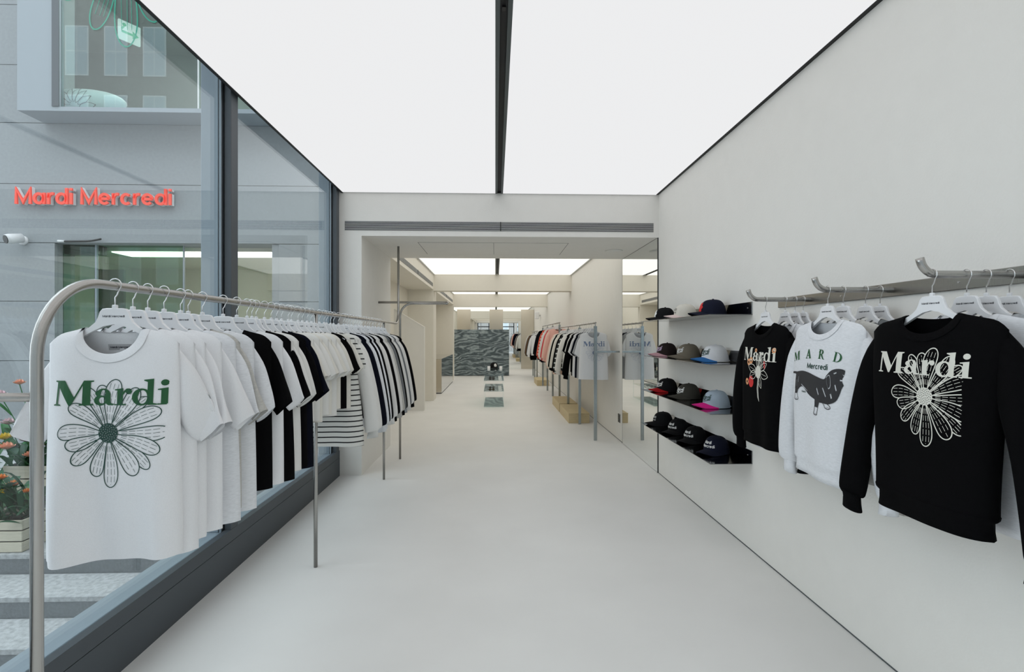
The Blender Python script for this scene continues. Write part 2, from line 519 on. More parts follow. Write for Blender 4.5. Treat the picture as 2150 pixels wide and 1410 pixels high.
# mirrors
mr = struct(link('wall_mirror_panel', None), 'tall mirror panel on the right wall behind the header')
box('mirror_glass', (XR - .010, YH + .004, .004), (XR - .004, 6.905, ZS - .003), M_MIRROR, mr)
box('mirror_edge', (XR - .012, YH, 0), (XR, YH + .004, ZS), M_FRAMED, mr)
box('mirror_edge', (XR - .011, YH, ZS - .003), (XR, 6.905, ZS), M_FRAMED, mr)
box('mirror_edge', (XR - .011, 6.903, 0), (XR, 6.906, ZS), M_FRAMED, mr)
mb = struct(link('wall_back', None), 'mirror clad back wall of the shop')
box('mirror_glass', (-2.2, YM, 0), (XR, YM + .01, 2.9), M_MIRROR, mb)
box('backing', (-2.45, YM + .01, 0), (XR, YM + .3, 2.9), M_WALLB, mb)
for i, (x0, x1) in enumerate(((-1.70, -1.105), (-.255, .341), (1.151, 1.728))):
    o = box('steel_screen', (x0, YM - .06, 0), (x1, YM - .002, 2.65), M_PANELS, bev=.004)
    tag(o, ('left', 'middle', 'right')[i] + ' satin steel panel standing against the mirror wall', 'wall panel', 'steel panels')

# ------------------------------------------------------------------ glass front (left)
wn = struct(link('window_1', None), 'floor to ceiling glass front in grey frames along the left side')
box('plinth_face', (-1.66, Y0, .0), (-1.62, YH, .190), M_FRAME, wn)
box('plinth_cap', (-1.66, Y0, .193), (-1.62, YH, .264), M_FRAME, wn)
box('plinth_groove', (-1.66, Y0, .188), (-1.624, YH, .195), M_FRAMED, wn)
box('plinth_body', (-1.80, Y0, -.9), (-1.66, YH, .225), M_FRAME, wn)
box('glazing_sill', (-1.80, Y0, .225), (-1.66, YH, .250), M_FRAMEL, wn)
for yc in (1.06, 3.20, 5.29):
    # inner post, dark glazing channels, outer fin
    box('mullion', (-1.665, yc, .25), (-1.622, yc + .085, 3.36), M_FRAME, wn, .003)
    box('glazing_channel', (-1.695, yc - .01, .25), (-1.665, yc + .09, 3.36), M_FRAMED, wn)
    box('glazing_bead', (-1.683, yc - .022, .25), (-1.672, yc + .10, 3.36), M_FRAMEL, wn)
    box('mullion_fin', (-1.80, yc - .01, .25), (-1.695, yc + .07, 3.3), M_FRAMEL, wn, .003)
for (y0, y1) in ((-1.25, 1.06), (1.15, 3.19), (3.29, 5.28)):
    box('pane', (XG - .006, y0, .25), (XG + .006, y1, 3.36), M_GLASS, wn)
box('head', (-1.80, Y0, 3.36), (-1.60, YH, 3.5), M_FRAMED, wn)

# shopfront behind the camera (seen only in the mirrors)
wf = struct(link('window_2', None), 'glazed shopfront facing the street')
for x in (-1.62, -.62, .62, 1.66):
    box('mullion', (x, Y0, 0), (x + .07, Y0 + .1, ZC), M_FRAMED, wf)
box('transom', (-1.62, Y0, 2.3), (XR, Y0 + .1, 2.38), M_FRAMED, wf)
box('head', (-1.8, Y0, ZC), (XR + .25, Y0 + .05, 3.4), M_FRAMED, wf)
for x0, x1 in ((-1.55, -.62), (-.55, .62), (.69, 1.66)):
    box('pane', (x0, Y0 + .04, .02), (x1, Y0 + .05, 2.3), M_GLASS, wf)
    box('pane', (x0, Y0 + .04, 2.38), (x1, Y0 + .05, ZC), M_GLASS, wf)

# ================================================================== OUTSIDE
M_PAVE = mat('street_paving', (0.33, 0.34, 0.35), 0.9, noise=0.1, nscale=6)
struct(box('street', (-30, -14, -1.2), (30, Y0, -.3), M_PAVE), 'grey street paving in front of the shop')
struct(box('courtyard_ground', (-14, Y0, -1.2), (-1.8, 3.05, -.86), M_PAVE), 'grey paving below the outdoor steps')
steps = [(2.68, 3.04, -.712), (3.04, 3.40, -.712), (3.40, 3.77, -.562), (3.77, 4.14, -.412), (4.14, 4.50, -.258), (4.50, 4.87, -.103), (4.87, 6.5, .05)]
for i, (y0, y1, z) in enumerate(steps[1:]):
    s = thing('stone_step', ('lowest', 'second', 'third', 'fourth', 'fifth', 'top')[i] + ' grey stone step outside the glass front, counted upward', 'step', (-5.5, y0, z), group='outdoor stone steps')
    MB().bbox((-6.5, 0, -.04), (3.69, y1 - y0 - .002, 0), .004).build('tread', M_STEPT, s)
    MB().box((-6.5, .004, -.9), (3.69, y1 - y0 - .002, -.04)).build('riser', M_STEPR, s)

# stone facade with an opening
YF = 6.5
fc = struct(link('wall_facade', None), 'grey stone clad facade facing the outdoor steps')
rows = [-1.2, -.30, .42, 1.151, 1.884, 2.605, 3.331, 4.081, 4.795, 5.534, 6.28, 7.0, 7.8]
OX0, OX1, OZ = -5.435, -2.711, 2.605
def slab(x0, x1, z0, z1):
    MB().bbox((x0 + .002, YF, z0 + .003), (x1 - .002, YF + .05, z1 - .003), .003).build('stone_panel', M_STONE, fc)
for z0, z1 in zip(rows, rows[1:]):
    if z1 <= OZ + .01:
        for x0, x1 in ((-12, -8.7), (-8.7, OX0), (OX1, -1.80)):
            slab(x0, x1, z0, z1)
    else:
        for x0, x1 in ((-12, -8.7), (-8.7, -5.5 if 4.0 < z0 < 6.2 else -1.80)):
            slab(x0, x1, z0, z1)
MB().box((-12, YF + .05, -1.2), (OX0, YF + .3, 7.8)).box((OX0, YF + .05, OZ), (OX1, YF + .3, 4.09)).box((OX1, YF + .05, -1.2), (-1.80, YF + .3, 4.09)).box((OX0, YF + .05, 6.28), (-1.8, YF + .3, 7.8)).build('facade_core', M_STONE, fc)
# lit room behind the opening
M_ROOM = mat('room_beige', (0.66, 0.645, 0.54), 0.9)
rm = struct(link('wall_far_room', None), 'pale lit room seen through the facade opening')
box('room_back', (OX0 - .5, 8.6, 0), (OX1 + .6, 8.7, 2.8), M_ROOM, rm)
box('room_side', (OX1 + .0, YF + .3, 0), (OX1 + .1, 9.6, 2.8), M_ROOM, rm)
box('room_side', (OX0 - .6, YF + .3, 0), (OX0 - .5, 9.6, 2.8), M_ROOM, rm)
box('room_floor', (OX0 - .5, YF, 0), (OX1 + .0, 9.6, .05), M_FLOOR, rm)
box('room_ceiling', (OX0 - .5, YF + .3, 2.56), (OX1, 9.6, 2.62), M_ROOM, rm)
M_LR = emission('luminous_room', (1.0, 0.98, 0.93), 4.5)
tag(box('ceiling_light', (-5.0, 6.84, 2.545), (-2.75, 7.22, 2.56), M_LR), 'bright ceiling strip inside the room behind the green glass', 'ceiling light')
dg = struct(link('window_3', None), 'green tinted glass panels filling the facade opening')
box('pane', (OX0, YF + .12, .05), (-5.03, YF + .132, OZ), M_GLASSG, dg)
box('pane', (-5.02, YF + .16, .05), (-3.97, YF + .172, OZ), M_GLASSG, dg)
box('pane_edge', (-5.035, YF + .11, .05), (-5.015, YF + .14, OZ), M_FRAMEL, dg)
box('pane_edge', (-3.975, YF + .15, .05), (-3.965, YF + .18, OZ), M_FRAMEL, dg)
box('jamb', (OX1 - .09, YF + .02, .05), (OX1, YF + .1, OZ), M_STONE, dg)
box('head_box', (OX0, YF + .14, OZ - .11), (-5.03, YF + .3, OZ), M_FRAMED, dg)
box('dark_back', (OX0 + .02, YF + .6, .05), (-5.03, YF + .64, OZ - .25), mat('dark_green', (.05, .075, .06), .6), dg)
# box bay window above
by = struct(link('window_4', None), 'projecting metal bay window above the red sign')
BZ, BY = 4.08, 6.14
box('bay_floor', (-5.56, BY, BZ), (-1.82, YF + .02, BZ + .05), M_BAY, by)
box('bay_side_frame', (-5.56, BY, BZ + .05), (-5.08, BY + .06, 6.6), M_BAY, by)
box('bay_jamb', (-5.16, BY - .012, BZ + .05), (-5.08, BY, 6.6), M_FRAME, by)
box('bay_side', (-5.56, BY + .06, BZ + .05), (-5.50, YF + .02, 6.6), M_BAY, by)
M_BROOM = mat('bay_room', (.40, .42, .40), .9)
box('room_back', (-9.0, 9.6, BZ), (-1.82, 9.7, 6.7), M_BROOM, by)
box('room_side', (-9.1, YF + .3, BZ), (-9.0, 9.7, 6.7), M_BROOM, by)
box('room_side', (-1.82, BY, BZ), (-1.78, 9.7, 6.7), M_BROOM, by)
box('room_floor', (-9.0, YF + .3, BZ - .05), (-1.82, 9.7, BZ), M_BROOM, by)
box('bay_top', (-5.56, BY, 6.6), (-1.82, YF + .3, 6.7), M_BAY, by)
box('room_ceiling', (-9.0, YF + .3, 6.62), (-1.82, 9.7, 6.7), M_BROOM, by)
box('pane', (-5.08, BY + .02, BZ + .05), (-3.51, BY + .03, 6.6), M_GLASSB, by)
box('pane', (-3.50, BY + .02, BZ + .05), (-1.84, BY + .03, 6.6), M_GLASSB, by)
box('pane_joint', (-3.512, BY + .018, BZ + .05), (-3.498, BY + .032, 6.6), M_WHITE, by)

# ================================================================== LETTERING
def ell(cx, cy, rx, ry, n=28, a0=0.0, a1=2 * PI):
    full = abs(a1 - a0 - 2 * PI) < 1e-6
    m = n if full else n + 1
    return [(cx + rx * math.cos(a0 + (a1 - a0) * k / n), cy + ry * math.sin(a0 + (a1 - a0) * k / n)) for k in range(m)]

def ringseg(cx, cy, rx, ry, ix, iy, a0, a1, n=16, icx=None, icy=None):
    icx = cx if icx is None else icx
    icy = cy if icy is None else icy
    return ell(cx, cy, rx, ry, n, a0, a1) + list(reversed(ell(icx, icy, ix, iy, n, a0, a1)))

def rect(x0, y0, x1, y1):
    return [(x0, y0), (x1, y0), (x1, y1), (x0, y1)]

# bold serif letters: width, list of shapes (each a list of loops, even-odd)
SERIF = {
    'M': (1.50, [[[(0, 1), (.0, .955), (.10, .93), (.075, .07), (-.03, .045), (-.03, 0), (.29, 0), (.29, .045), (.165, .07), (.185, .74),
                   (.62, 0), (.70, 0), (1.09, .80), (1.09, .07), (.98, .045), (.98, 0), (1.50, 0), (1.50, .045), (1.38, .07), (1.38, .93),
                   (1.49, .955), (1.49, 1), (1.12, 1), (.80, .33), (.41, 1)]]]),
    'a': (.82, [[rect(.44, .07, .66, .46)], [ringseg(.37, .42, .29, .255, .10, .20, 0, R(160))], [ell(.165, .485, .115, .105, 18)],
                [ell(.265, .195, .255, .205), ell(.32, .20, .12, .13)], [[(.50, .05), (.58, 0), (.76, 0), (.83, .055), (.72, .075), (.66, .11), (.5, .2)]]]),
    'r': (.66, [[rect(.10, .03, .33, .66)], [rect(0, 0, .46, .05)], [[(0, .60), (0, .64), (.33, .69), (.33, .58)]],
                [[(.30, .44), (.36, .58), (.46, .67), (.56, .675), (.52, .55), (.42, .53), (.33, .40)]], [ell(.545, .56, .12, .115, 18)]]),
    'd': (.94, [[ell(.37, .325, .36, .345), ell(.405, .325, .175, .275)], [rect(.58, .04, .80, 1.0)], [[(.44, .985), (.44, 1.02), (.80, 1.06), (.80, .93), (.58, .93)]],
                [[(.60, .10), (.60, .0), (.94, 0), (.94, .045), (.80, .075)]]]),
    'i': (.46, [[rect(.12, .03, .34, .64)], [rect(0, 0, .46, .05)], [[(0, .60), (0, .64), (.34, .69), (.34, .58)]], [ell(.23, .895, .135, .125, 20)]]),
    'A': (1.05, [[[(0, 0), (.34, 0), (.34, .05), (.24, .07), (.32, .28), (.62, .28), (.69, .07), (.58, .05), (.58, 0), (1.05, 0), (1.05, .05), (.96, .07),
                   (.60, 1.02), (.46, 1.02), (.14, .07), (0, .05)], [(.35, .36), (.585, .36), (.465, .70)]]]),
    'R': (1.02, [[rect(.12, .03, .34, .97)], [rect(0, 0, .46, .05)], [rect(0, .95, .40, 1)],
                 [ell(.42, .735, .36, .265), ell(.40, .735, .15, .21)], [[(.36, .48), (.62, .48), (.88, .06), (1.02, .05), (1.02, 0), (.74, 0)]]]),
    'D': (1.10, [[rect(.12, .03, .34, .97)], [rect(0, 0, .46, .05)], [rect(0, .95, .46, 1)],
                 [ringseg(.40, .5, .66, .5, .42, .45, -PI / 2, PI / 2, 24)]]),
    'I': (.46, [[rect(.12, .03, .34, .97)], [rect(0, 0, .46, .05)], [rect(0, .95, .46, 1)]]),
}
# geometric sans: width and centre-line strokes
def _c(cx, cy, r, a0, a1, n=22):
    return [(cx + r * math.cos(R(a0 + (a1 - a0) * k / n)), cy + r * math.sin(R(a0 + (a1 - a0) * k / n))) for k in range(n + 1)]
SANS = {
    'M': (1.06, [[(.08, 0), (.08, .93), (.53, .12), (.98, .93), (.98, 0)]]),
    'a': (.78, [_c(.36, .35, .29, 0, 360), [(.69, 0), (.69, .7)]]),
    'r': (.44, [[(.08, 0), (.08, .7)], _c(.36, .38, .27, 178, 75, 10)]),
    'd': (.78, [_c(.36, .35, .29, 0, 360), [(.69, 0), (.69, 1)]]),
    'i': (.16, [[(.08, 0), (.08, .7)], [(.08, .86), (.08, 1)]]),
    'e': (.74, [[(.06, .36), (.66, .36)], _c(.36, .35, .29, 0, 318)]),
    'c': (.70, [_c(.36, .35, .29, 48, 312)]),
    'A': (.9, [[(.05, 0), (.45, .96), (.85, 0)], [(.2, .32), (.7, .32)]]),
    'R': (.75, [[(.08, 0), (.08, .93), (.4, .93)] + _c(.4, .69, .24, 90, -90, 10) + [(.08, .45)], [(.38, .45), (.66, 0)]]),
    'D': (.85, [[(.08, 0), (.08, .93), (.32, .93)] + _c(.32, .465, .465, 90, -90, 14) + [(.08, 0)]]),
    'I': (.16, [[(.08, 0), (.08, .93)]]),
}
GAP = .12

def resample(pts, step):
    out = [pts[0]]
    for a, b in zip(pts, pts[1:]):
        L = math.hypot(b[0] - a[0], b[1] - a[1])
        n = max(1, int(math.ceil(L / step)))
        for k in range(1, n + 1):
            out.append((a[0] + (b[0] - a[0]) * k / n, a[1] + (b[1] - a[1]) * k / n))
    return out

def inside(p, loops):
    c = False
    x, y = p
    for L in loops:
        j = len(L) - 1
        for i in range(len(L)):
            xi, yi = L[i]; xj, yj = L[j]
            if (yi > y) != (yj > y) and x < (xj - xi) * (y - yi) / (yj - yi) + xi:
                c = not c
            j = i
    return c

def fill(loops, step):
    """triangulate loops (even-odd) with points no further apart than step"""
    pts = []; edges = []; rl = []
    for L in loops:
        r = resample(L + [L[0]], step)[:-1]
        rl.append(r)
        i0 = len(pts); n = len(r)
        pts += [Vector(p) for p in r]
        edges += [(i0 + k, i0 + (k + 1) % n) for k in range(n)]
    xs = [p[0] for p in rl[0]]; ys = [p[1] for p in rl[0]]
    y = min(ys) + step * .5
    while y < max(ys):
        x = min(xs) + step * .5
        while x < max(xs):
            if inside((x, y), rl):
                pts.append(Vector((x, y)))
            x += step
        y += step
    v, e, f, *_ = delaunay_2d_cdt(pts, edges, [], 0, 1e-6)
    v = [(p[0], p[1]) for p in v]
    ff = []
    for t in f:
        c = (sum(v[k][0] for k in t) / len(t), sum(v[k][1] for k in t) / len(t))
        if inside(c, rl):
            ff.append(tuple(t))
    return v, ff

class Flat:
    """a flat drawing: vertices in the plane and faces"""
    def __init__(s):
        s.v = []; s.f = []
    def add(s, v, f):
        i = len(s.v)
        s.v += v
        s.f += [tuple(i + k for k in q) for q in f]
    def stroke(s, pts, w, closed=False, step=.008, taper=None):
        pts = resample(pts, step)
        n = len(pts)
        if n < 2:
            return
        v = []
        for k in range(n):
            a = pts[k - 1] if (k > 0) else (pts[-2] if closed else pts[0])
            b = pts[k + 1] if k < n - 1 else (pts[1] if closed else pts[-1])
            dx, dy = b[0] - a[0], b[1] - a[1]
            L = math.hypot(dx, dy) or 1
            # keep the width at corners
            if 0 < k < n - 1:
                d1 = (pts[k][0] - a[0], pts[k][1] - a[1]); l1 = math.hypot(*d1) or 1
                cs = abs((d1[0] * dx + d1[1] * dy) / (l1 * L))
                m = min(1 / max(cs, .4), 1.8)
            else:
                m = 1
            nx, ny = -dy / L * w / 2 * m, dx / L * w / 2 * m
            v += [(pts[k][0] + nx, pts[k][1] + ny), (pts[k][0] - nx, pts[k][1] - ny)]
        s.add(v, [(2 * k, 2 * k + 1, 2 * k + 3, 2 * k + 2) for k in range(n - 1)])
    def shape(s, loops, step):
        v, f = fill(loops, step)
        s.add(v, f)
    def serif(s, text, x, y, h, step=.012, track=.0, arch=None):
        for ch in text:
            w, shapes = SERIF[ch]
            for loops in shapes:
                if arch:
                    cx, cy, rad = arch
                    def tf(p, x=x):
                        a = (x + w * h / 2 - cx) / rad
                        lx, ly = (p[0] - w / 2) * h, p[1] * h
                        return (cx + math.sin(a) * (rad + ly) + lx * math.cos(a), cy - rad + math.cos(a) * (rad + ly) - lx * math.sin(a))
                    s.shape([[tf(p) for p in L] for L in loops], step)
                else:
                    s.shape([[(x + p[0] * h, y + p[1] * h) for p in L] for L in loops], step)
            x += w * h + track
        return x
    def sans(s, text, x, y, h, w=.15, slant=0.0, step=None):
        for ch in text:
            if ch == ' ':
                x += .42 * h
                continue
            wd, sts = SANS[ch]
            for st in sts:
                s.stroke([(x + (p[0] + slant * p[1]) * h, y + p[1] * h) for p in st], w * h, step=step or h)
            x += (wd + GAP) * h
        return x

def sans_width(text, h):
    return sum(.42 * h if c == ' ' else (SANS[c][0] + GAP) * h for c in text) - GAP * h

# the daisy of the prints: tip, width, stacking (units of metres round the flower centre)
PETALS = [((55, 422), 125, 3), ((-62, 377), 105, 2), ((-172, 357), 85, 1), ((-282, 222), 100, 3), ((-352, 7), 120, 1), ((-285, -98), 105, 2),
          ((-232, -238), 100, 2), ((-97, -343), 95, 2), ((18, -431), 115, 1), ((222, -330), 125, 4), ((325, -278), 95, 1), ((392, -150), 115, 3),
          ((452, 5), 115, 1), ((390, 180), 115, 3), ((300, 278), 85, 1), ((222, 352), 110, 2)]
FU = 1 / 2700.0

def petal_outline(tip, w, k, n=30):
    L = math.hypot(*tip)
    a = math.atan2(tip[1], tip[0])
    pts = []
    r0 = 74
    for sgn in (1, -1):
        side = []
        for i in range(n + 1):
            t = math.sin(i / n * PI / 2)
            d = r0 + (L - r0) * t
            prof = (.30 + .70 * math.sin(min(1, t / .72) * PI / 2) ** 1.3) if t < .72 else math.sqrt(max(0, 1 - ((t - .72) / .28) ** 2.2))
            h = w / 2 * prof
            bend = 12 * math.sin(PI * t) * (1 if (int(L) % 2) else -1)
            side.append((d * math.cos(a) - (sgn * h + bend) * math.sin(a), d * math.sin(a) + (sgn * h + bend) * math.cos(a)))
        pts += side if sgn == 1 else list(reversed(side))[1:]
    return pts

def daisy(fl, cx, cy, s=1.0, lw=5.2, dots=True, step=.008):
    outs = [(petal_outline(t, w, z), z, t, w) for t, w, z in PETALS]
    def vis(p, z, me):
        if math.hypot(*p) < 72:
            return False
        for o, z2, *_ in outs:
            if o is not me and z2 > z and inside(p, [o]):
                return False
        return True
    def put(pl, w, z, me):
        run = []
        for p in resample(pl, 8):
            if vis(p, z, me):
                run.append((cx + p[0] * FU * s, cy + p[1] * FU * s))
            else:
                if len(run) > 1:
                    fl.stroke(run, w * FU * s, step=step)
                run = []
        if len(run) > 1:
            fl.stroke(run, w * FU * s, step=step)
    for o, z, tip, w in outs:
        put(o, lw, z, o)
        L = math.hypot(*tip); a = math.atan2(tip[1], tip[0])
        for off in (-.24, .02, .26):
            r = 105
            while r < L * (.94 if abs(off) < .1 else .86):
                r2 = min(r + 46, L * .95)
                seg = []
                for q in (r, (r + r2) / 2, r2):
                    t = (q - 74) / (L - 74)
                    h = off * w * (.3 + .7 * math.sin(min(1, t / .72) * PI / 2))
                    bend = 12 * math.sin(PI * t) * (1 if (int(L) % 2) else -1)
                    seg.append((q * math.cos(a) - (h + bend) * math.sin(a), q * math.sin(a) + (h + bend) * math.cos(a)))
                put(seg, lw * .42, z, o)
                r = r2 + 14
    # seeded disc with small holes left open
    rad = 78 * FU * s
    if dots:
        holes = []
        for k in range(1, 52):
            rr = rad * .93 * math.sqrt(k / 52); aa = k * 2.39996
            holes.append(ell(cx + rr * math.cos(aa), cy + rr * math.sin(aa), rad * .055, rad * .055, 6))
        fl.shape([ell(cx, cy, rad, rad, 36)] + holes, rad * .4)
    else:
        fl.shape([ell(cx, cy, rad, rad, 24)], rad)

# ================================================================== GARMENTS
def smooth(t):
    t = max(0., min(1., t))
    return t * t * (3 - 2 * t)

def catmull(pts, n):
    out = []
    P = [pts[0]] + list(pts) + [pts[-1]]
    for i in range(1, len(P) - 2):
        for k in range(n):
            t = k / n
            p0, p1, p2, p3 = P[i - 1], P[i], P[i + 1], P[i + 2]
            out.append(tuple(.5 * (2 * b + (c - a) * t + (2 * a - 5 * b + 4 * c - d) * t * t + (-a + 3 * b - 3 * c + d) * t ** 3)
                             for a, b, c, d in zip(p0, p1, p2, p3)))
    out.append(tuple(pts[-1]))
    return out

class Garment:
    """A knitted top on a hanger. Local frame: origin where the hook sits on the rail, front towards -y, z up."""
    def __init__(s, W=.205, WH=.215, hem=-.81, T=.045, wave=.012, nw=.085, drop=.085, sleeve='short', seed=0, neck=-.128, slope=.25, rise=0.0):
        s.W, s.WH, s.hem, s.T, s.nw, s.drop, s.sleeve, s.neck, s.slope = W, WH, hem, T, nw, drop, sleeve, neck, slope
        r = random.Random(seed)
        s.ph = [r.uniform(0, 6.28) for _ in range(6)]
        s.k = [r.uniform(13, 19), r.uniform(26, 36), r.uniform(14, 20), r.uniform(24, 34)]
        s.wave = wave
        s.r = r
        s.tilt = r.uniform(-.006, .006)
    def width(s, z):
        t = (s.neck - .05 - z) / (s.neck - .05 - s.hem)
        return s.W + (s.WH - s.W) * smooth(t)
    def shoulder(s, x):
        ax = abs(x)
        if ax <= s.nw:
            return s.neck
        d = ax - s.nw
        e = max(0, ax - (s.W - .045)) / .045
        return s.neck - s.slope * d - .022 * e * e
    def top(s, x, front):
        ax = abs(x)
        if ax < s.nw:
            q = math.sqrt(max(0, 1 - (ax / s.nw) ** 2))
            return s.neck - (s.drop if front else .018) * q ** .9
        return s.shoulder(x)
    def y(s, x, z, front):
        w = s.width(z)
        u = max(-1, min(1, x / w))
        dz = max(0, s.shoulder(x) - z)
        T = s.T * (1 - math.exp(-dz / .11)) + .009 * (1 - math.exp(-dz / .006))
        low = smooth((s.neck - .12 - z) / (s.neck - .12 - s.hem))
        amp = s.wave * (.12 + .88 * low) * (1 - u ** 4) * min(1, dz / .05)
        k1, k2 = (s.k[0], s.k[1]) if front else (s.k[2], s.k[3])
        p = s.ph[:3] if front else s.ph[3:]
        wv = amp * (math.sin(k1 * x + p[0] + .8 * z) + .45 * math.sin(k2 * x + p[1]) + .35 * math.sin(7 * z + p[2]))
        prof = max(0, 1 - abs(u) ** 3.2) ** .6
        return (-T * prof if front else T * prof) + wv
    def body(s, nc=34, nr=26, z_from=0., z_to=1.):
        v = []; f = []
        cols = [('f', -1 + 2 * k / nc) for k in range(nc + 1)] + [('b', 1 - 2 * k / nc) for k in range(1, nc)]
        n = len(cols)
        for r_ in range(nr + 1):
            t = z_from + (z_to - z_from) * r_ / nr
            tt = t ** 1.25
            for side, u in cols:
                fr = side == 'f'
                x0 = u * s.W
                zt = s.top(x0, fr)
                z = zt + (s.hem - zt) * tt + s.tilt * u * tt
                x = u * s.width(z)
                yy = s.y(x, z, fr) if 0 < abs(u) < 1 or abs(u) == 0 else 0.
                v.append((x, yy, z))
        for r_ in range(nr):
            for k in range(n):
                k2 = (k + 1) % n
                f.append((r_ * n + k, r_ * n + k2, (r_ + 1) * n + k2, (r_ + 1) * n + k))
        return v, f
    def collar(s, band=.022):
        v = []; f = []
        n = 26
        for front in (True, False):
            i0 = len(v)
            for k in range(n + 1):
                a = PI * k / n
                x = -s.nw * math.cos(a)
                z = s.top(x, front)
                x2 = x * (1 + band / s.nw * .9)
                z2 = s.neck - ((s.drop if front else .018) * abs(math.sin(a)) ** .9 + band * abs(math.sin(a)) ** .5 + (abs(x2) > s.nw) * s.slope * (abs(x2) - s.nw))
                y1 = s.y(x, z, front)
                y2 = s.y(x2, z2, front)
                o = -.0025 if front else .0025
                v += [(x, y1 + o * .2, z + .003), (x * .995, y1 + o, z + .001), (x2, y2 + o, z2)]
            for k in range(n):
                for j in (0, 1):
                    a = i0 + 3 * k + j
                    f.append((a, a + 3, a + 4, a + 1))
        return v, f
    def sleeve_rings(s, sg, droop=0., back=0.):
        W = s.W
        if s.sleeve == 'short':
            O = [(W - .03, -.168), (W + .022, -.25), (W + .052, -.35), (W + .074, -.43)]
            I = [(W - .045, -.36), (W - .028, -.41), (W - .010, -.455), (W + .010, -.488)]
            T = [.010, .020, .024, .027]
        elif s.sleeve == 'cap':
            O = [(W - .02, -.165), (W + .025, -.23), (W + .055, -.31), (W + .07, -.36)]
            I = [(W - .025, -.31), (W - .008, -.34), (W + .012, -.375), (W + .025, -.40)]
            T = [.016, .026, .03, .03]
        else:
            O = [(W - .02, -.175), (W + .045, -.27), (W + .095, -.45), (W + .130, -.64), (W + .145, -.775), (W + .130, -.80)]
            I = [(W - .035, -.40), (W - .015, -.46), (W + .012, -.56), (W + .030, -.69), (W + .040, -.795), (W + .048, -.815)]
            T = [.022, .04, .044, .040, .036, .026]
        nck = s.neck + .128
        ou = getattr(s, 'out', {}).get(sg, 0.)
        m_ = len(O) - 1
        O = [(p[0] + ou * k / m_, p[1]) for k, p in enumerate(O)]
        I = [(p[0] + ou * k / m_, p[1]) for k, p in enumerate(I)]
        C = [(sg * o[0], o[1] + nck, sg * i[0], i[1] + nck, t) for o, i, t in zip(O, I, T)]
        return catmull(C, 4)
    def sleeve_mesh(s, sg, back=0., fwd=0., n=16):
        rings = s.sleeve_rings(sg)
        v = []; f = []
        m = len(rings)
        wv = s.wave * .8
        for q, (ox, oz, ix, iz, t) in enumerate(rings):
            tt = q / (m - 1)
            cx, cz = (ox + ix) / 2, (oz + iz) / 2
            hx, hz = (ox - ix) / 2, (oz - iz) / 2
            yo = back * tt * tt + (.022 if s.sleeve != 'long' else .010)
            for j in range(n):
                a = 2 * PI * j / n
                c, sn = math.cos(a), math.sin(a)
                c2 = math.copysign(abs(c) ** .8, c)
                yy = (t * .5 if getattr(s, 'thin', False) else t) * sn + yo * (0 if getattr(s, 'thin', False) else 1) + wv * tt * math.sin(2 * a + s.ph[1] + sg * 2 + 5 * tt)
                v.append((cx + hx * c2, yy, cz + hz * c2))
        for q in range(m - 1):
            for j in range(n):
                j2 = (j + 1) % n
                f.append((q * n + j, q * n + j2, (q + 1) * n + j2, (q + 1) * n + j))
        return v, f, rings
    def cuff_mesh(s, sg, back, n=16, L=.055):
        rings = s.sleeve_rings(sg)
        ox, oz, ix, iz, t = rings[-1]
        v = []; f = []
        k = 0
        for q, (dz, sc) in enumerate(((.012, .99), (0, .92), (-L * .5, .88), (-L, .90), (-L, .82), (-L * .4, .78))):
            cx, cz = (ox + ix) / 2, (oz + iz) / 2 + dz
            hx, hz = (ox - ix) / 2 * sc, (oz - iz) / 2 * sc
            for j in range(n):
                a = 2 * PI * j / n
                v.append((cx + hx * math.cos(a) - sg * .004 * q * (q < 4), (t * .5 if getattr(s, 'thin', False) else t) * 1.02 * sc * math.sin(a) + back, cz + hz * math.cos(a)))
            k += 1
        for q in range(k - 1):
            for j in range(n):
                j2 = (j + 1) % n
                f.append((q * n + j, q * n + j2, (q + 1) * n + j2, (q + 1) * n + j))
        return v, f
    def hem_band(s, h=.06, nc=34):
        """ribbed hem: continues the body and pulls in a little"""
        v = []; f = []
        cols = [('f', -1 + 2 * k / nc) for k in range(nc + 1)] + [('b', 1 - 2 * k / nc) for k in range(1, nc)]
        n = len(cols)
        prof = ((.010, 1.012), (0, 1.0), (-.010, .93), (-h * .6, .93), (-h, .95), (-h, .92), (-h * .5, .90))
        for dz, sc in prof:
            for side, u in cols:
                fr = side == 'f'
                z = s.hem + s.tilt * u
                x = u * s.WH
                yy = s.y(x, s.hem, fr) if abs(u) < 1 else 0.
                v.append((x * sc, yy * sc, z + dz))
        for q in range(len(prof) - 1):
            for k in range(n):
                k2 = (k + 1) % n
                f.append((q * n + k, q * n + k2, (q + 1) * n + k2, (q + 1) * n + k))
        return v, f
    def project(s, fl, lo=-9., hi=9., off=.0016, front=True):
        """lay a flat drawing on the front of the garment"""
        v = []
        for x, z in fl.v:
            yy = s.y(x, z, front)
            v.append((x, yy - off if front else yy - off, z))
        f = [q for q in fl.f if all(lo < fl.v[k][0] < hi for k in q)]
        used = sorted({k for q in f for k in q})
        mp = {k: i for i, k in enumerate(used)}
        return [v[k] for k in used], [tuple(mp[k] for k in q) for q in f]

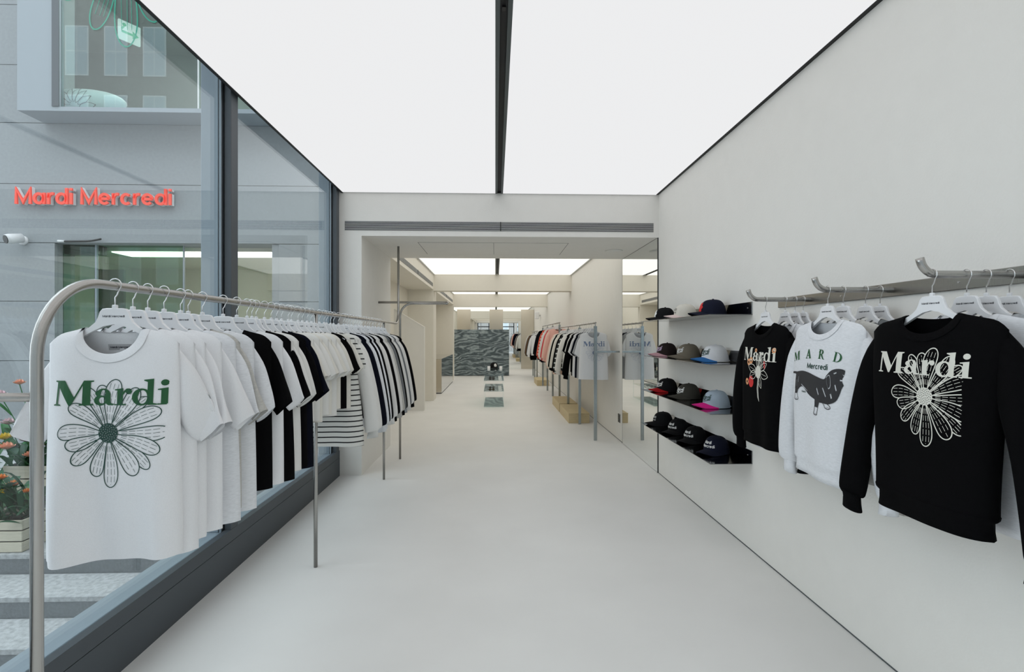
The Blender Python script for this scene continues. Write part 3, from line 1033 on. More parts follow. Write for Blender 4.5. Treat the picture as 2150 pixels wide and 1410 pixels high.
PRINTS = []
def make_garment(name, label, cat, group, loc, rz, fab, G, collar_fab=None, cuff_fab=None, back=(.03, .03), prints=(), label_patch=False, banded=False, detail=True, sleeve_fab=None):
    t = thing(name, label, cat, loc, (0, 0, rz), group)
    nc, nr = (34, 26) if detail else (20, 14)
    v, f = G.body(nc, nr)
    b = obj('body', v, f, FAB[fab], t, True)
    for sg, bk in ((-1, back[0]), (1, back[1])):
        v, f, _ = G.sleeve_mesh(sg, bk, n=16 if detail else 10)
        sl = obj('sleeve', v, f, FAB[sleeve_fab or fab], t, True)
        if G.sleeve == 'long' and banded:
            v, f = G.cuff_mesh(sg, bk, n=16 if detail else 10)
            obj('cuff', v, f, FAB[cuff_fab or fab], sl, True)
    if banded:
        v, f = G.hem_band(nc=nc)
        obj('hem_band', v, f, FAB[cuff_fab or fab], t, True)
    v, f = G.collar()
    obj('collar', v, f, FAB[collar_fab or fab], t, True)
    if label_patch:
        fl = Flat()
        z = G.neck - .018 - .040
        fl.add([(-.036, z - .009), (.036, z - .009), (.036, z + .009), (-.036, z + .009)], [(0, 1, 2, 3)])
        v, f = G.project(fl, off=.0012, front=False)
        p = obj('neck_label', v, f, INK['grey' if label_patch == 'grey' else 'white'], t)
        fl = Flat()
        fl.sans('Mardi Mercredi', -.030, z - .003, .0062, .22)
        v, f = G.project(fl, off=.0022, front=False)
        obj('label_lettering', v, f, M_HTEXT, p)
    for pname, fl, ink, lo, hi in prints:
        v, f = G.project(fl, lo, hi)
        obj(pname, v, f, INK[ink], t)
    return t

# ------------------------------------------------------------------ hangers
def hanger_outline():
    right = [(.022, -.070), (.034, -.072), (.041, -.080), (.046, -.096), (.054, -.112), (.072, -.128), (.100, -.142), (.135, -.156), (.158, -.165), (.166, -.173),
             (.160, -.181), (.135, -.177), (.100, -.162), (.062, -.140), (.030, -.124), (.0, -.118)]
    left = [(-x, z) for x, z in reversed(right[:-1])]
    return right + left

def hanger_parts():
    pl = hanger_outline()
    m = MB()
    n = len(pl)
    cx, cz = 0, -.115
    rows = [(-.0035, .985), (-.0065, .93), (.0065, .93), (.0035, .985)]
    # rounded slab: front face, bevel, back face
    lay = [(-.006, .95), (-.003, 1.0), (.003, 1.0), (.006, .95)]
    for yy, sc in lay:
        for x, z in pl:
            m.v.append((x * (sc if abs(x) > .1 else 1 - (1 - sc) * .6), yy, cz + (z - cz) * sc))
    for q in range(3):
        for k in range(n):
            k2 = (k + 1) % n
            m.f.append((q * n + k, q * n + k2, (q + 1) * n + k2, (q + 1) * n + k))
    m.f.append(tuple(reversed(range(n)))); m.f.append(tuple(range(3 * n, 4 * n)))
    m.bbox((-.007, -.005, -.075), (.007, .005, -.060), .002)
    body = mesh_data('hanger_body', m.v, m.f, M_HANGER)
    # hook over a rail of radius .0135 with its centre at the origin
    r = .0175
    pts = [(-.0165, 0, -.006)] + [(r * math.cos(R(a)), 0, r * math.sin(R(a))) for a in range(180, -50, -15)]
    pts += [(.006, 0, -.030), (.0, 0, -.038), (0, 0, -.066)]
    k = MB().tube(pts, .0017, 8)
    hook = mesh_data('hook', k.v, k.f, M_CHROME, True)
    fl = Flat()
    h = .0062
    fl.sans('Mardi Mercredi', -sans_width('Mardi Mercredi', h) / 2, -.097, h, .20)
    txt = mesh_data('hanger_lettering', [(x, -.0066, z) for x, z in fl.v], fl.f, M_HTEXT)
    return body, hook, txt
H_BODY, H_HOOK, H_TEXT = hanger_parts()

def hanger(loc, rz, label, group, text=True):
    t = thing('clothes_hanger', label, 'hanger', loc, (0, 0, rz), group)
    link('hanger_body', H_BODY, t)
    link('hook', H_HOOK, t)
    if text:
        link('hanger_lettering', H_TEXT, t)
    return t

# ================================================================== LEFT RACK
TR = .0135
rk = thing('clothes_rack', 'long steel tube clothes rack in front of the glass, curved down at its near end', 'clothes rack', (-1.13, 1.30, 0))
pts = [(0, 0, 0), (0, 0, 1.40)] + arc((0, .20, 1.40), .20, PI, PI / 2, 12, ((0, 1, 0), (0, 0, 1)))[1:] + [(0, 4.55, 1.60)]
pts += arc((0, 4.55, 1.76), .16, -PI / 2, 0, 10, ((0, 1, 0), (0, 0, 1)))[1:]
k0 = len(pts)
pts += [(0, 4.71, 2.50)]
# straight runs need no extra points
MB().tube(pts, TR, 16).build('rail', M_STEEL, rk, True)
for yy in (1.96, 3.935):
    MB().tube([(0, yy, 0), (0, yy, 1.59)], .0120, 14).build('leg', M_STEEL, rk, True)
MB().tube([(0, 0, 1.30), (-.455, 0, 1.30)], .0110, 12).build('tie_bar', M_STEEL, rk, True)
MB().tube([(0, 0, .001), (0, 0, .006)], .03, 16).build('foot', M_STEEL, rk, True)
r2 = thing('garment_rail', 'bare steel tube rail bent from the floor into the aisle beside the pier', 'clothes rack', (-1.127, 6.10, 0))
pts = [(0, 0, 0), (0, 0, 1.69)] + arc((.15, 0, 1.69), .15, PI, PI / 2, 10, ((1, 0, 0), (0, 0, 1)))[1:] + [(.555, 0, 1.84)]
MB().tube(pts, TR, 14).build('bent_tube', M_STEEL, r2, True)
MB().tube([(-.268, .06, 1.857), (.555, .06, 1.857)], TR, 14).build('wall_tube', M_STEEL, r2, True)
MB().tube([(.555, -.01, 1.84), (.555, .07, 1.857)], TR, 12).build('end_connector', M_STEEL, r2, True)

LX, LZ = -1.13, 1.60 + TR * 0 + 0.004
ys = [1.56, 1.641, 1.703, 1.779, 1.879, 1.931, 2.017, 2.166, 2.272, 2.375, 2.417, 2.464, 2.534, 2.608, 2.686, 2.757, 2.826, 2.885, 2.96, 3.039, 3.1, 3.171,
      3.332, 3.405, 3.482, 3.562, 3.635, 3.722, 3.837, 3.92, 4.00, 4.08, 4.16, 4.24, 4.32, 4.40, 4.48, 4.56, 4.64, 4.72, 4.80, 4.88, 4.96, 5.04, 5.12]
fabs = ['white', 'white', 'white', 'white', 'ash', 'oat', 'ash', 'black', 'white', 'black', 'offwhite', 'offwhite', 'black', 'navy', 'cream', 'offwhite', 'offwhite', 'cream', 'offwhite',
        'cream', 'offwhite', 'cream', 'black', 'cream', 'stripe', 'offwhite', 'offwhite', 'navy', 'ash', 'black', 'ash', 'black', 'offwhite', 'black', 'black', 'offwhite', 'oat', 'midgrey',
        'black', 'offwhite', 'grey', 'midgrey', 'offwhite', 'offwhite', 'black']
CN = {'white': 'white', 'offwhite': 'off-white', 'cream': 'cream', 'ash': 'pale ash grey', 'grey': 'heather grey', 'oat': 'oatmeal grey', 'midgrey': 'dark grey', 'black': 'black', 'navy': 'black navy',
      'stripe': 'cream dress with thin black stripes', 'pink': 'salmon pink', 'palepink': 'pale pink', 'red': 'crimson red', 'coral': 'coral red', 'brown': 'brown', 'darkbrown': 'dark brown', 'skyblue': 'pale blue',
      'bwstripe': 'black top with broad pale stripes', 'redstripe': 'red top with pale stripes'}
rnd = random.Random(7)
for i, (yy, fb) in enumerate(zip(ys, fabs)):
    o = ordinal(i + 1)
    rz = R(rnd.uniform(-5, 5)) if i else R(1.5)
    dx = rnd.uniform(-.006, .006) if i else 0
    det = yy < 3.2
    prints = []; kw = {}
    nm = 'tee_shirt'; cat = 'tee'
    if i == 0:
        G = Garment(W=.185, WH=.195, hem=-.805, T=.040, wave=.033, nw=.082, drop=.080, seed=3)
        G.out = {-1: .035}
        G.k = [23, 38, 21, 33]
        fl = Flat(); fl.serif('Mardi', -.140, -.353, .0715, track=.0005)
        f2 = Flat(); daisy(f2, .010, -.433, .985, lw=6.8)
        prints = [('lettering', fl, 'green', -.18, .168), ('flower_print', f2, 'teal', -.18, .164)]
        lab = 'white tee with green lettering and line-drawn daisy, nearest on the left rack'
        kw = dict(back=(.01, .10), label_patch='grey')
    elif fb == 'stripe':
        G = Garment(W=.19, WH=.245, hem=-.885, T=.045, wave=.016, sleeve='cap', seed=40)
        lab = 'cream sleeveless-look dress with thin black stripes on the left rack'
        nm = 'striped_dress'; cat = 'dress'
        kw = dict(collar_fab='stripe')
    elif 14 <= i <= 23:
        G = Garment(W=.175, WH=.175, hem=-.60 - .012 * (i % 3), T=.045, wave=.012, sleeve='cap', seed=i * 3 + 1, nw=.08)
        lab = CN[fb] + ' cropped tee, ' + o + ' garment from the curved end of the left rack'
        nm = 'cropped_tee'
        if i == 14:
            fl = Flat(); fl.serif('Mardi', -.14, -.32, .06)
            prints = [('lettering', fl, 'green', -.16, .16)]
    elif i >= 25:
        G = Garment(W=.195, WH=.20, hem=-.70 - rnd.uniform(0, .08), T=.05, wave=.012, sleeve='long', seed=i * 5 + 2, nw=.08, drop=.07)
        lab = CN[fb] + ' long-sleeved top, ' + o + ' garment from the curved end of the left rack'
        nm = 'long_sleeve_top'; cat = 'top'
        kw = dict(back=(rnd.uniform(-.02, .05), rnd.uniform(-.05, .03)), banded=(i % 2 == 0))
    else:
        G = Garment(W=.195, WH=.20 + rnd.uniform(-.005, .012), hem=-.80 + rnd.uniform(-.02, .03), T=.05, wave=.016, seed=i * 7 + 5, drop=.08)
        lab = CN[fb] + ' tee, ' + o + ' garment from the curved end of the left rack'
        kw = dict(back=(rnd.uniform(0, .05), rnd.uniform(-.02, .05)))
        if i in (1, 2):
            fl = Flat(); fl.serif('Mardi', -.157, -.353, .0735)
            prints = [('lettering', fl, 'green' if i == 1 else 'charcoal', -.18, .17)]
    make_garment(nm, lab, cat, 'garments on the left rack', (LX + dx, yy, LZ), rz, fb, G, prints=prints, detail=det, **kw)
    hanger((LX + dx, yy, LZ), rz, 'white plastic hanger carrying the ' + o + ' garment of the left rack', 'hangers on the left rack', text=det or i % 2 == 0)
# last bare hangers pushed to the end
# ================================================================== RIGHT WALL: HANGING BARS
RZ = 1.652
pl = thing('wall_rail', 'brushed steel wall plate carrying three upturned hanging bars', 'wall rail', (XR, 2.2, RZ))
MB().bbox((-.012, -1.9, -.028), (0, .87, .030), .002).build('wall_plate', M_STEEL, pl)
for yy in (-.35, .30):
    MB().tube([(-.012, yy, 0), (-.014, yy, 0)], .004, 10).build('screw', M_CHROME, pl)
BARS = [2.75, 2.17, 1.62]
for yb in BARS:
    pts = [(0, yb - 2.2, 0), (-.28, yb - 2.2, 0)]
    pts = [(0, yb - 2.2, 0), (-.30, yb - 2.2, 0)] + arc((-.30, yb - 2.2, .055), .055, -PI / 2, -PI / 2 - R(75), 9, ((1, 0, 0), (0, 0, 1)))[1:]
    d = (Vector(pts[-1]) - Vector(pts[-2])).normalized()
    pts.append(tuple(Vector(pts[-1]) + d * .012))
    MB().tube(pts, .0125, 16).build('hanging_bar', M_STEEL, pl, True)

def sweat(seed, **k):
    d = dict(W=.235, WH=.215, hem=-.735, T=.055, wave=.010, nw=.092, drop=.066, sleeve='long', seed=seed, neck=-.130, slope=.22)
    d.update(k)
    return Garment(**d)

rows_r = [
    (2.75, (1.475, 1.585, 1.640, 1.685), ('black', 'ash', 'grey', 'black')),
    (2.17, (1.438, 1.506, 1.605, 1.670), ('ash', 'oat', 'midgrey', 'black')),
    (1.62, (1.420, 1.536, 1.602, 1.680), ('black', 'ash', 'grey', 'ash')),
]
barname = ('farthest', 'middle', 'nearest')
for bi, (yb, xs, fb) in enumerate(rows_r):
    for j, (x, fbk) in enumerate(zip(xs, fb)):
        prints = []
        G = sweat(100 + bi * 10 + j, T=.055 if j == 0 else .022)
        if j == 3:
            G.thin = True
        back = (.02, .02)
        lp = False
        if j == 0 and bi == 2:
            G = sweat(210, T=.060, WH=.205)
            fl = Flat(); fl.serif('Mardi', -.157, -.325, .071, track=.004)
            f2 = Flat(); daisy(f2, .035, -.392, .98, lw=9)
            prints = [('lettering', fl, 'cream', -.2, .215), ('flower_print', f2, 'cream', -.18, .150)]
            lab = 'black sweatshirt with cream lettering and large line daisy, nearest wall bar'
            back = (-.02, .0)
        elif j == 0 and bi == 1:
            G = sweat(211, T=.055, hem=-.755)
            fl = Flat()
            x0 = -.185
            fl.serif('MARDI', x0, 0, .040, step=.02, track=.050, arch=(.0, -.297, .80))
            f3 = Flat(); f3.sans('Mercredi', -.058, -.342, .024, .17, step=.01)
            f4 = Flat()
            tail = [(-.236, -.379), (-.205, -.367), (-.165, -.363), (-.145, -.364), (-.145, -.376), (-.165, -.373), (-.205, -.375)]
            body = [(-.150, -.364), (-.095, -.356), (-.040, -.361), (.016, -.373), (.066, -.381), (.080, -.365), (.104, -.343), (.132, -.334), (.158, -.334), (.176, -.342), (.196, -.362), (.206, -.380), (.198, -.392),
                    (.172, -.396), (.160, -.412), (.150, -.440), (.134, -.466), (.100, -.482), (.062, -.482), (.040, -.480), (.012, -.472), (-.038, -.457), (-.088, -.428), (-.116, -.432), (-.136, -.446), (-.160, -.446), (-.158, -.410), (-.154, -.384)]
            bl = catmull(body + [body[0]], 4)[:-1]
            tl_ = catmull(tail + [tail[0]], 3)[:-1]
            ear = catmull([(.078, -.372), (.094, -.360), (.104, -.376), (.106, -.408), (.096, -.420), (.086, -.402), (.078, -.372)], 4)[:-1]
            ex, ez = .092, -.388
            ear2 = [(ex + .80 * (p[0] - ex), ez + .86 * (p[1] - ez)) for p in ear]
            hl = [[(.118, -.352), (.132, -.347), (.134, -.351), (.121, -.357)], [(.020, -.425), (.024, -.418), (.040, -.448), (.036, -.452)], [(-.105, -.414), (-.050, -.440), (-.048, -.444), (-.105, -.419)],
                  [(.060, -.420), (.064, -.416), (.084, -.452), (.080, -.455)], [(.150, -.376), (.172, -.378), (.172, -.383), (.151, -.382)], [(.160, -.354), (.169, -.357), (.167, -.362)],
                  [(.104, -.440), (.110, -.437), (.116, -.455), (.110, -.459)], [(.125, -.400), (.131, -.398), (.138, -.422), (.133, -.425)], [(-.130, -.385), (-.126, -.383), (-.128, -.410), (-.133, -.410)], [(-.145, -.40), (-.141, -.40), (-.144, -.43), (-.148, -.43)]]
            f4.shape([bl, ear] + hl, .015)
            f4.shape([ear2], .015)
            f4.shape([tl_], .015)
            f4.shape([[(.012, -.468), (.045, -.478), (.036, -.505), (.012, -.503)]], .02)
            f4.shape([[(-.160, -.440), (-.134, -.444), (-.141, -.462), (-.162, -.462)]], .02)
            for leg_ in ([(.012, -.500), (.009, -.522), (.004, -.533), (.016, -.538), (.028, -.536), (.030, -.524), (.036, -.502)],
                         [(-.162, -.460), (-.164, -.478), (-.167, -.488), (-.152, -.493), (-.134, -.488), (-.136, -.478), (-.142, -.462)],
                         [(.064, -.480), (.074, -.490), (.078, -.499), (.092, -.504), (.106, -.500), (.104, -.490), (.086, -.480)]):
                f4.stroke(catmull(leg_, 3), .0026)
            f4.stroke([(.014, -.530), (.015, -.537)], .002); f4.stroke([(.022, -.529), (.023, -.537)], .002)
            f4.stroke([(-.154, -.484), (-.154, -.492)], .002); f4.stroke([(-.145, -.483), (-.145, -.491)], .002)
            f4.stroke([(.086, -.495), (.088, -.503)], .002); f4.stroke([(.095, -.494), (.098, -.501)], .002)
            f3.sans('Mardi', -.100, -.452, .009, .2, step=.01)
            prints = [('lettering', fl, 'green', -.26, .172), ('lettering', f3, 'teal', -.26, .172), ('dog_print', f4, 'charcoal', -.26, .172)]
            lab = 'pale ash sweatshirt printed with green lettering and a black dachshund, middle wall bar'
            lp = True
        elif j == 0:
            G = sweat(212, T=.05)
            fl = Flat(); fl.serif('Mardi', -.152, -.335, .073, track=.002)
            f2 = Flat()
            cx, cy = .02, -.395
            s_ = .72
            for (tx, ty, w) in ((.03, .105, .030), (-.01, .10, .028), (-.105, .03, .045), (-.09, -.03, .045), (.085, .05, .035), (.10, -.02, .045), (.03, -.085, .03), (.055, .085, .03)):
                L = math.hypot(tx, ty); a = math.atan2(ty, tx)
                pt = []
                for sg in (1, -1):
                    sd = [((.025 + (L - .025) * q / 10) * math.cos(a) - sg * w / 2 * abs(math.sin(PI * (q / 10) ** .8)) ** .7 * math.sin(a) + cx,
                           (.025 + (L - .025) * q / 10) * math.sin(a) + sg * w / 2 * abs(math.sin(PI * (q / 10) ** .8)) ** .7 * math.cos(a) + cy) for q in range(11)]
                    pt += sd if sg == 1 else sd[::-1]
                f2.stroke(pt, .0035)
                f2.stroke([(cx + .03 * math.cos(a), cy + .03 * math.sin(a)), (cx + L * .85 * math.cos(a), cy + L * .85 * math.sin(a))], .002)
            f2.shape([ell(cx, cy, .027, .035, 20)], .02)
            for q in range(3):
                f2.stroke([(cx + .004 * q, cy - .03), (cx - .012 + .006 * q, cy - .09), (cx - .006 + .004 * q, cy - .135), (cx + .006, cy - .158)], .003)
            f5 = Flat()
            for (dx, dy, rr) in ((.155, -.275, .017), (-.012, -.278, .013), (-.085, -.345, .022), (-.058, -.335, .022), (-.105, -.455, .022)):
                for q in range(9):
                    a = q * 2 * PI / 9
                    f5.shape([ell(dx + rr * .6 * math.cos(a), dy + rr * .6 * math.sin(a), rr * .3, rr * .3, 8)], .02)
            f6 = Flat()
            f6.shape([ell(-.055, -.452, .028, .032, 16)], .02)
            f6.shape([[(.075, -.335), (.088, -.335), (.092, -.375), (.08, -.37)]], .03)
            prints = [('lettering', fl, 'cream', -.2, .2), ('flower_embroidery', f2, 'cream', -.2, .2), ('small_flower_patch', f5, 'orange', -.2, .2), ('poppy_patch', f6, 'red', -.2, .2)]
            lab = 'black sweatshirt embroidered with cream lettering and small coloured flowers, farthest wall bar'
        else:
            lab = CN[fbk] + ' sweatshirt, ' + ORD[j] + ' from the aisle on the ' + barname[bi] + ' wall bar'
        hz = {}
        make_garment('sweatshirt', lab, 'sweatshirt', 'sweatshirts on the right wall', (x, yb, RZ), R(-90) + (R(4) if (bi == 2 and j == 0) else 0), fbk, G, prints=prints, banded=True, label_patch=lp, back=back if j < 3 else (0, 0), detail=(j == 0 or bi > 0))
        hanger((x, yb, RZ), R(-90) + (R(4) if (bi == 2 and j == 0) else 0), 'white plastic hanger, ' + ORD[j] + ' from the aisle on the ' + barname[bi] + ' wall bar', 'hangers on the right wall')

# ================================================================== CAP SHELVES
SX, SY0, SY1 = 1.445, 3.40, 5.06
SZ = [1.60, 1.262, .928, .593]
sn = ('top', 'second', 'third', 'bottom')
for i, z in enumerate(SZ):
    t = thing('cap_shelf', sn[i] + ' dark polished steel wall shelf holding baseball caps', 'shelf', (XR, SY0, z), group='cap shelves')
    MB().bbox((SX - XR, 0, -.004), (0, SY1 - SY0, 0), .001).build('shelf_plate', M_SHELF, t)
    MB().bbox((-.006, 0, 0), (0, SY1 - SY0, .085), .001).build('back_lip', M_SHELF, t)
    for yy in (.06, SY1 - SY0 - .06):
        MB().tube([(-.006, yy, .045), (-.009, yy, .045)], .005, 10).build('screw', M_CHROME, t)

def cap_mat(n, c):
    return mat('cap_' + n, c, 0.9, noise=.06, nscale=200, bump=.25, bscale=300, spec=.15)
CM = {'black': cap_mat('black', (.009, .009, .010)), 'navy': cap_mat('navy', (.010, .012, .026)), 'ivory': cap_mat('ivory', (.66, .63, .56)), 'brown': cap_mat('brown', (.028, .02, .018)),
      'khaki': cap_mat('khaki', (.19, .165, .125)), 'white': cap_mat('white', (.74, .75, .77)), 'pink': cap_mat('pink', (.66, .38, .42)), 'blue': cap_mat('blue', (.035, .16, .42)),
      'red': cap_mat('red', (.42, .012, .015)), 'olive': cap_mat('olive', (.055, .052, .043)), 'skyblue': cap_mat('skyblue', (.42, .50, .58)), 'magenta': cap_mat('magenta', (.72, .02, .25)), 'rose': cap_mat('rose', (.70, .56, .54))}
def crown_pt(th, t, rx=.086, ry=.098, h=.122, lift=0.0):
    """th: azimuth from the front (-y), t 0 at rim to 1 at crown top"""
    e = t * PI / 2
    r = max(0.0, math.cos(e)) ** .62
    zz = math.sin(e) ** .95
    k = 1 + .05 * math.cos(th) * math.sin(2 * e)
    return ((rx + lift) * r * math.sin(th), -(ry + lift) * r * k * math.cos(th), (h + lift) * zz)
def baseball_cap(loc, rz, crown, brim, text, ink, label, group, style='script'):
    t = thing('baseball_cap', label, 'cap', loc, (0, 0, rz), group)
    n, m = 36, 12
    v = []; f = []
    for k in range(m):
        for j in range(n):
            th = 2 * PI * j / n
            seam = 1 - .018 * (1 if j % 6 == 0 else 0)
            p = crown_pt(th, k / m)
            v.append((p[0] * seam, p[1] * seam, p[2] + .004))
    v.append((0, 0, .126))
    for k in range(m - 1):
        for j in range(n):
            j2 = (j + 1) % n
            f.append((k * n + j, k * n + j2, (k + 1) * n + j2, (k + 1) * n + j))
    for j in range(n):
        f.append(((m - 1) * n + j, (m - 1) * n + (j + 1) % n, m * n))
    obj('crown', v, f, CM[crown], t, True)
    MB().ellipsoid((0, 0, .127), (.008, .008, .005)).build('button', CM[crown], t, True)
    # brim: curved sheet with thickness
    v = []; f = []
    na, nb = 18, 6
    for lay in (0, 1):
        for a in range(na + 1):
            th = R(-74 + 148 * a / na)
            p0 = crown_pt(th, 0.02)
            for b in range(nb + 1):
                q = b / nb
                ext = .086 * math.cos(th * .95) ** .55 if abs(th) < R(74) else 0
                x = p0[0] * (1 + .05 * q)
                y = p0[1] - ext * q
                z = .036 - 3.9 * x * x - .010 * q - .004 * lay
                v.append((x, y, max(z, .0015 if lay else .0055)))
    w = (na + 1) * (nb + 1)
    for lay in (0, 1):
        for a in range(na):
            for b in range(nb):
                i0 = lay * w + a * (nb + 1) + b
                q = (i0, i0 + nb + 1, i0 + nb + 2, i0 + 1)
                f.append(q if lay else tuple(reversed(q)))
    for a in range(na):
        i0 = a * (nb + 1) + nb
        f.append((i0, i0 + nb + 1, i0 + nb + 1 + w, i0 + w))
    obj('brim', v, f, CM[brim], t, True)
    # rear strap
    MB().tube([crown_pt(R(180 + d), .05, lift=.002) for d in range(-35, 40, 10)], .004, 6).build('strap', CM[crown], t, True)
    if text:
        fl = Flat()
        if style == 'script':
            h = .040
            W = sans_width(text, h)
            fl.sans(text, -W / 2 * .8, .056, h, .17, slant=.28, step=.006)
            fl.v = [((x) * .72, z) for x, z in fl.v]
            fl.stroke([(-.035, .050), (0, .047), (.04, .054)], .004, step=.006)
        elif style == 'two':
            h = .020
            fl.sans('Mardi', -sans_width('Mardi', h) / 2 - .006, .076, h, .20, step=.006)
            fl.sans('Mercredi', -sans_width('Mercredi', h) / 2, .050, h, .20, step=.006)
        elif style == 'caps':
            h = .018
            fl.sans('MARDI', -sans_width('MARDI', h) / 2, .070, h, .14, step=.006)
            fl.sans('Mercredi', -sans_width('Mercredi', h * .7) / 2, .048, h * .7, .14, step=.006)
        elif style == 'blob':
            fl.shape([ell(0, .066, .034, .030, 20)], .008)
            for q in range(7):
                fl.shape([ell(.03 * math.cos(q * .9), .066 + .028 * math.sin(q * .9), .012, .012, 8)], .01)
        v = []
        for x, z in fl.v:
            tt = math.asin(max(0, min(.98, (z - .004) / .122)) ** (1 / .95)) / (PI / 2)
            v.append(crown_pt(x / .098, tt, lift=.0025))
        obj('lettering', [(p[0], p[1], p[2] + .004) for p in v], fl.f, INK[ink], t)
    return t

caps = [
    (0, 4.86, 'black', 'black', 'blob', 'white', 'black cap with white patch, far end of the top shelf', -96),
    (0, 4.33, 'ivory', 'rose', 'caps', 'charcoal', 'ivory cap with dark emblem in the middle of the top shelf', -94),
    (0, 3.78, 'navy', 'navy', 'blob', 'red', 'navy cap with red flower patch at the near end of the top shelf', -94),
    (1, 4.80, 'brown', 'pink', 'script', 'lav', 'dark brown cap with pink brim, far end of the second shelf', -90),
    (1, 4.26, 'khaki', 'khaki', 'script', 'white', 'khaki cap with white script in the middle of the second shelf', -88),
    (1, 3.74, 'white', 'blue', 'script', 'teal', 'white cap with blue brim at the near end of the second shelf', -88),
    (2, 4.80, 'black', 'red', 'script', 'white', 'black cap with red brim, far end of the third shelf', -86),
    (2, 4.26, 'olive', 'olive', 'script', 'white', 'dark olive cap with white script in the middle of the third shelf', -84),
    (2, 3.72, 'skyblue', 'magenta', 'script', 'teal', 'pale blue cap with magenta brim at the near end of the third shelf', -86),
    (3, 4.92, 'black', 'black', 'caps', 'white', 'black cap with thin capital lettering, far end of the bottom shelf', -84),
    (3, 4.50, 'black', 'black', 'two', 'white', 'black cap with two-line lettering, second from the far end of the bottom shelf', -62),
    (3, 4.12, 'black', 'black', 'two', 'white', 'black cap with two-line lettering, third from the far end of the bottom shelf', -62),
    (3, 3.72, 'navy', 'navy', 'two', 'white', 'navy cap with two-line lettering at the near end of the bottom shelf', -62),
]
for si, yy, c, b, st, ink, lab, rz in caps:
    baseball_cap((1.628, yy, SZ[si]), R(rz), c, b, 'Mardi', ink, lab, 'caps on the wall shelves', st)

# ================================================================== BACK OF THE SHOP
# marble counter front: six slabs on a core
mc = thing('marble_counter', 'tall counter clad in six veined grey marble slabs in front of the mirror wall', 'counter', (-.50, 18.9, 0))
xs_ = (-1.01, -.08, 1.01); zs_ = (.012, .585, 1.15, 1.704)
for a in range(2):
    for b in range(3):
        MB().bbox((xs_[a] + .003, 0, zs_[b] + .003), (xs_[a + 1] - .003, .03, zs_[b + 1] - .003), .002).build('marble_slab', M_MARBLE, mc)
MB().box((-1.005, .03, .012), (1.005, .55, 1.70)).build('core', M_BLACKTRIM, mc)
MB().bbox((-1.01, -.0, 1.70), (1.01, .56, 1.706), .001).build('top_edge', M_MARBLE, mc)
# polished steel cabinet in the far left recess
sc_ = thing('steel_cabinet', 'low polished steel cabinet in the far left recess', 'cabinet', (-1.66, 13.04, 0))
MB().bbox((-.30, 0, .02), (.30, 3.4, .882), .002).build('cabinet_body', M_STEELM, sc_)
MB().box((-.295, .004, 0), (.295, 3.39, .02)).build('plinth', M_BLACKTRIM, sc_)
MB().bbox((-.30, -.006, .04), (.292, 0, .872), .002).build('front_panel', M_PANELS, sc_)
# glass display stand
ds = thing('display_stand', 'low three-tier glass display stand in the middle of the aisle', 'display stand', (-.03, 10.47, 0))
for z in (.02, .335, .555, .755):
    MB().bbox((-.205, 0, z - .012), (.205, 1.62, z), .001).build('glass_shelf', M_SHELFG, ds)
for sx in (-1, 1):
    for yy in (.02, 1.58):
        MB().box((sx * .199 - .004, yy, .02), (sx * .199 + .004, yy + .02, .743)).build('glass_post', M_SHELFG, ds)
def sunglasses(loc, rz, label):
    t = thing('sunglasses', label, 'sunglasses', loc, (0, 0, rz), 'sunglasses on the glass stand')
    for sx in (-1, 1):
        MB().tube([(sx * .035 + .028 * math.cos(a), 0, .022 + .02 * math.sin(a)) for a in [k * PI / 8 for k in range(17)]], .003, 6).build('rim', M_BLACKP, t, True)
        MB().tube([(sx * .064, 0, .03), (sx * .066, .07, .03), (sx * .06, .135, .012)], .0028, 6).build('temple', M_BLACKP, t, True)
        MB().tube([(sx * .035, -.001, .022), (sx * .035, .001, .022)], .025, 12).build('lens', M_SHELF, t)
    MB().tube([(-.008, 0, .028), (0, 0, .032), (.008, 0, .028)], .003, 6).build('bridge', M_BLACKP, t)
    return t
for q, (zz, nm) in enumerate(((.335, 'lower'), (.555, 'middle'))):
    for k, yy in enumerate((.12, .55)):
        sunglasses((-.075, 10.47 + yy, zz), R(18), 'black sunglasses at the ' + ('near' if k == 0 else 'far') + ' end of the ' + nm + ' glass shelf')
    for k, yy in enumerate((.10, .36, .62, .9)):
        t = thing('jewellery_card', 'small white card, ' + ORD[k] + ' from the near edge on the ' + nm + ' glass shelf', 'card', (.10, 10.47 + yy, zz), group='white cards on the glass stand')
        MB().bbox((-.035, 0, 0), (.035, .11, .012), .002).build('card', M_WHITE, t)
        MB().tube([(.012 * math.cos(a), .055 + .012 * math.sin(a), .0135) for a in [j * PI / 5 for j in range(11)]], .002, 5).build('ring', M_CHROME, t)
baseball_cap((-.03, 11.25, .755), R(20), 'black', 'black', 'Mardi', 'white', 'black cap lying on top of the glass display stand', 'caps', 'blob')
for k, x in enumerate((-.14, .12)):
    t = thing('price_tag_stand', 'white tent card ' + ('left' if k == 0 else 'right') + ' of the cap on the glass stand', 'card', (x, 11.1, .755))
    MB().prism([(-.03, 0), (.03, 0), (0, .055)], 0, -.03, .03).build('tent_card', M_WHITE, t)

# plywood plinths under the right racks
for k, yy in enumerate((8.52, 9.80, 15.0)):
    t = thing('plywood_plinth', ('nearest', 'second', 'farthest')[k] + ' low plywood plinth under the right-hand racks', 'plinth', (1.40, yy, 0), group='plywood plinths')
    MB().bbox((-.175, 0, 0), (.175, 1.17, .150), .002).build('plinth_box', M_WOOD, t)
    MB().bbox((-.177, -.002, .150), (.177, 1.172, .166), .002).build('plinth_top', M_WOOD, t)

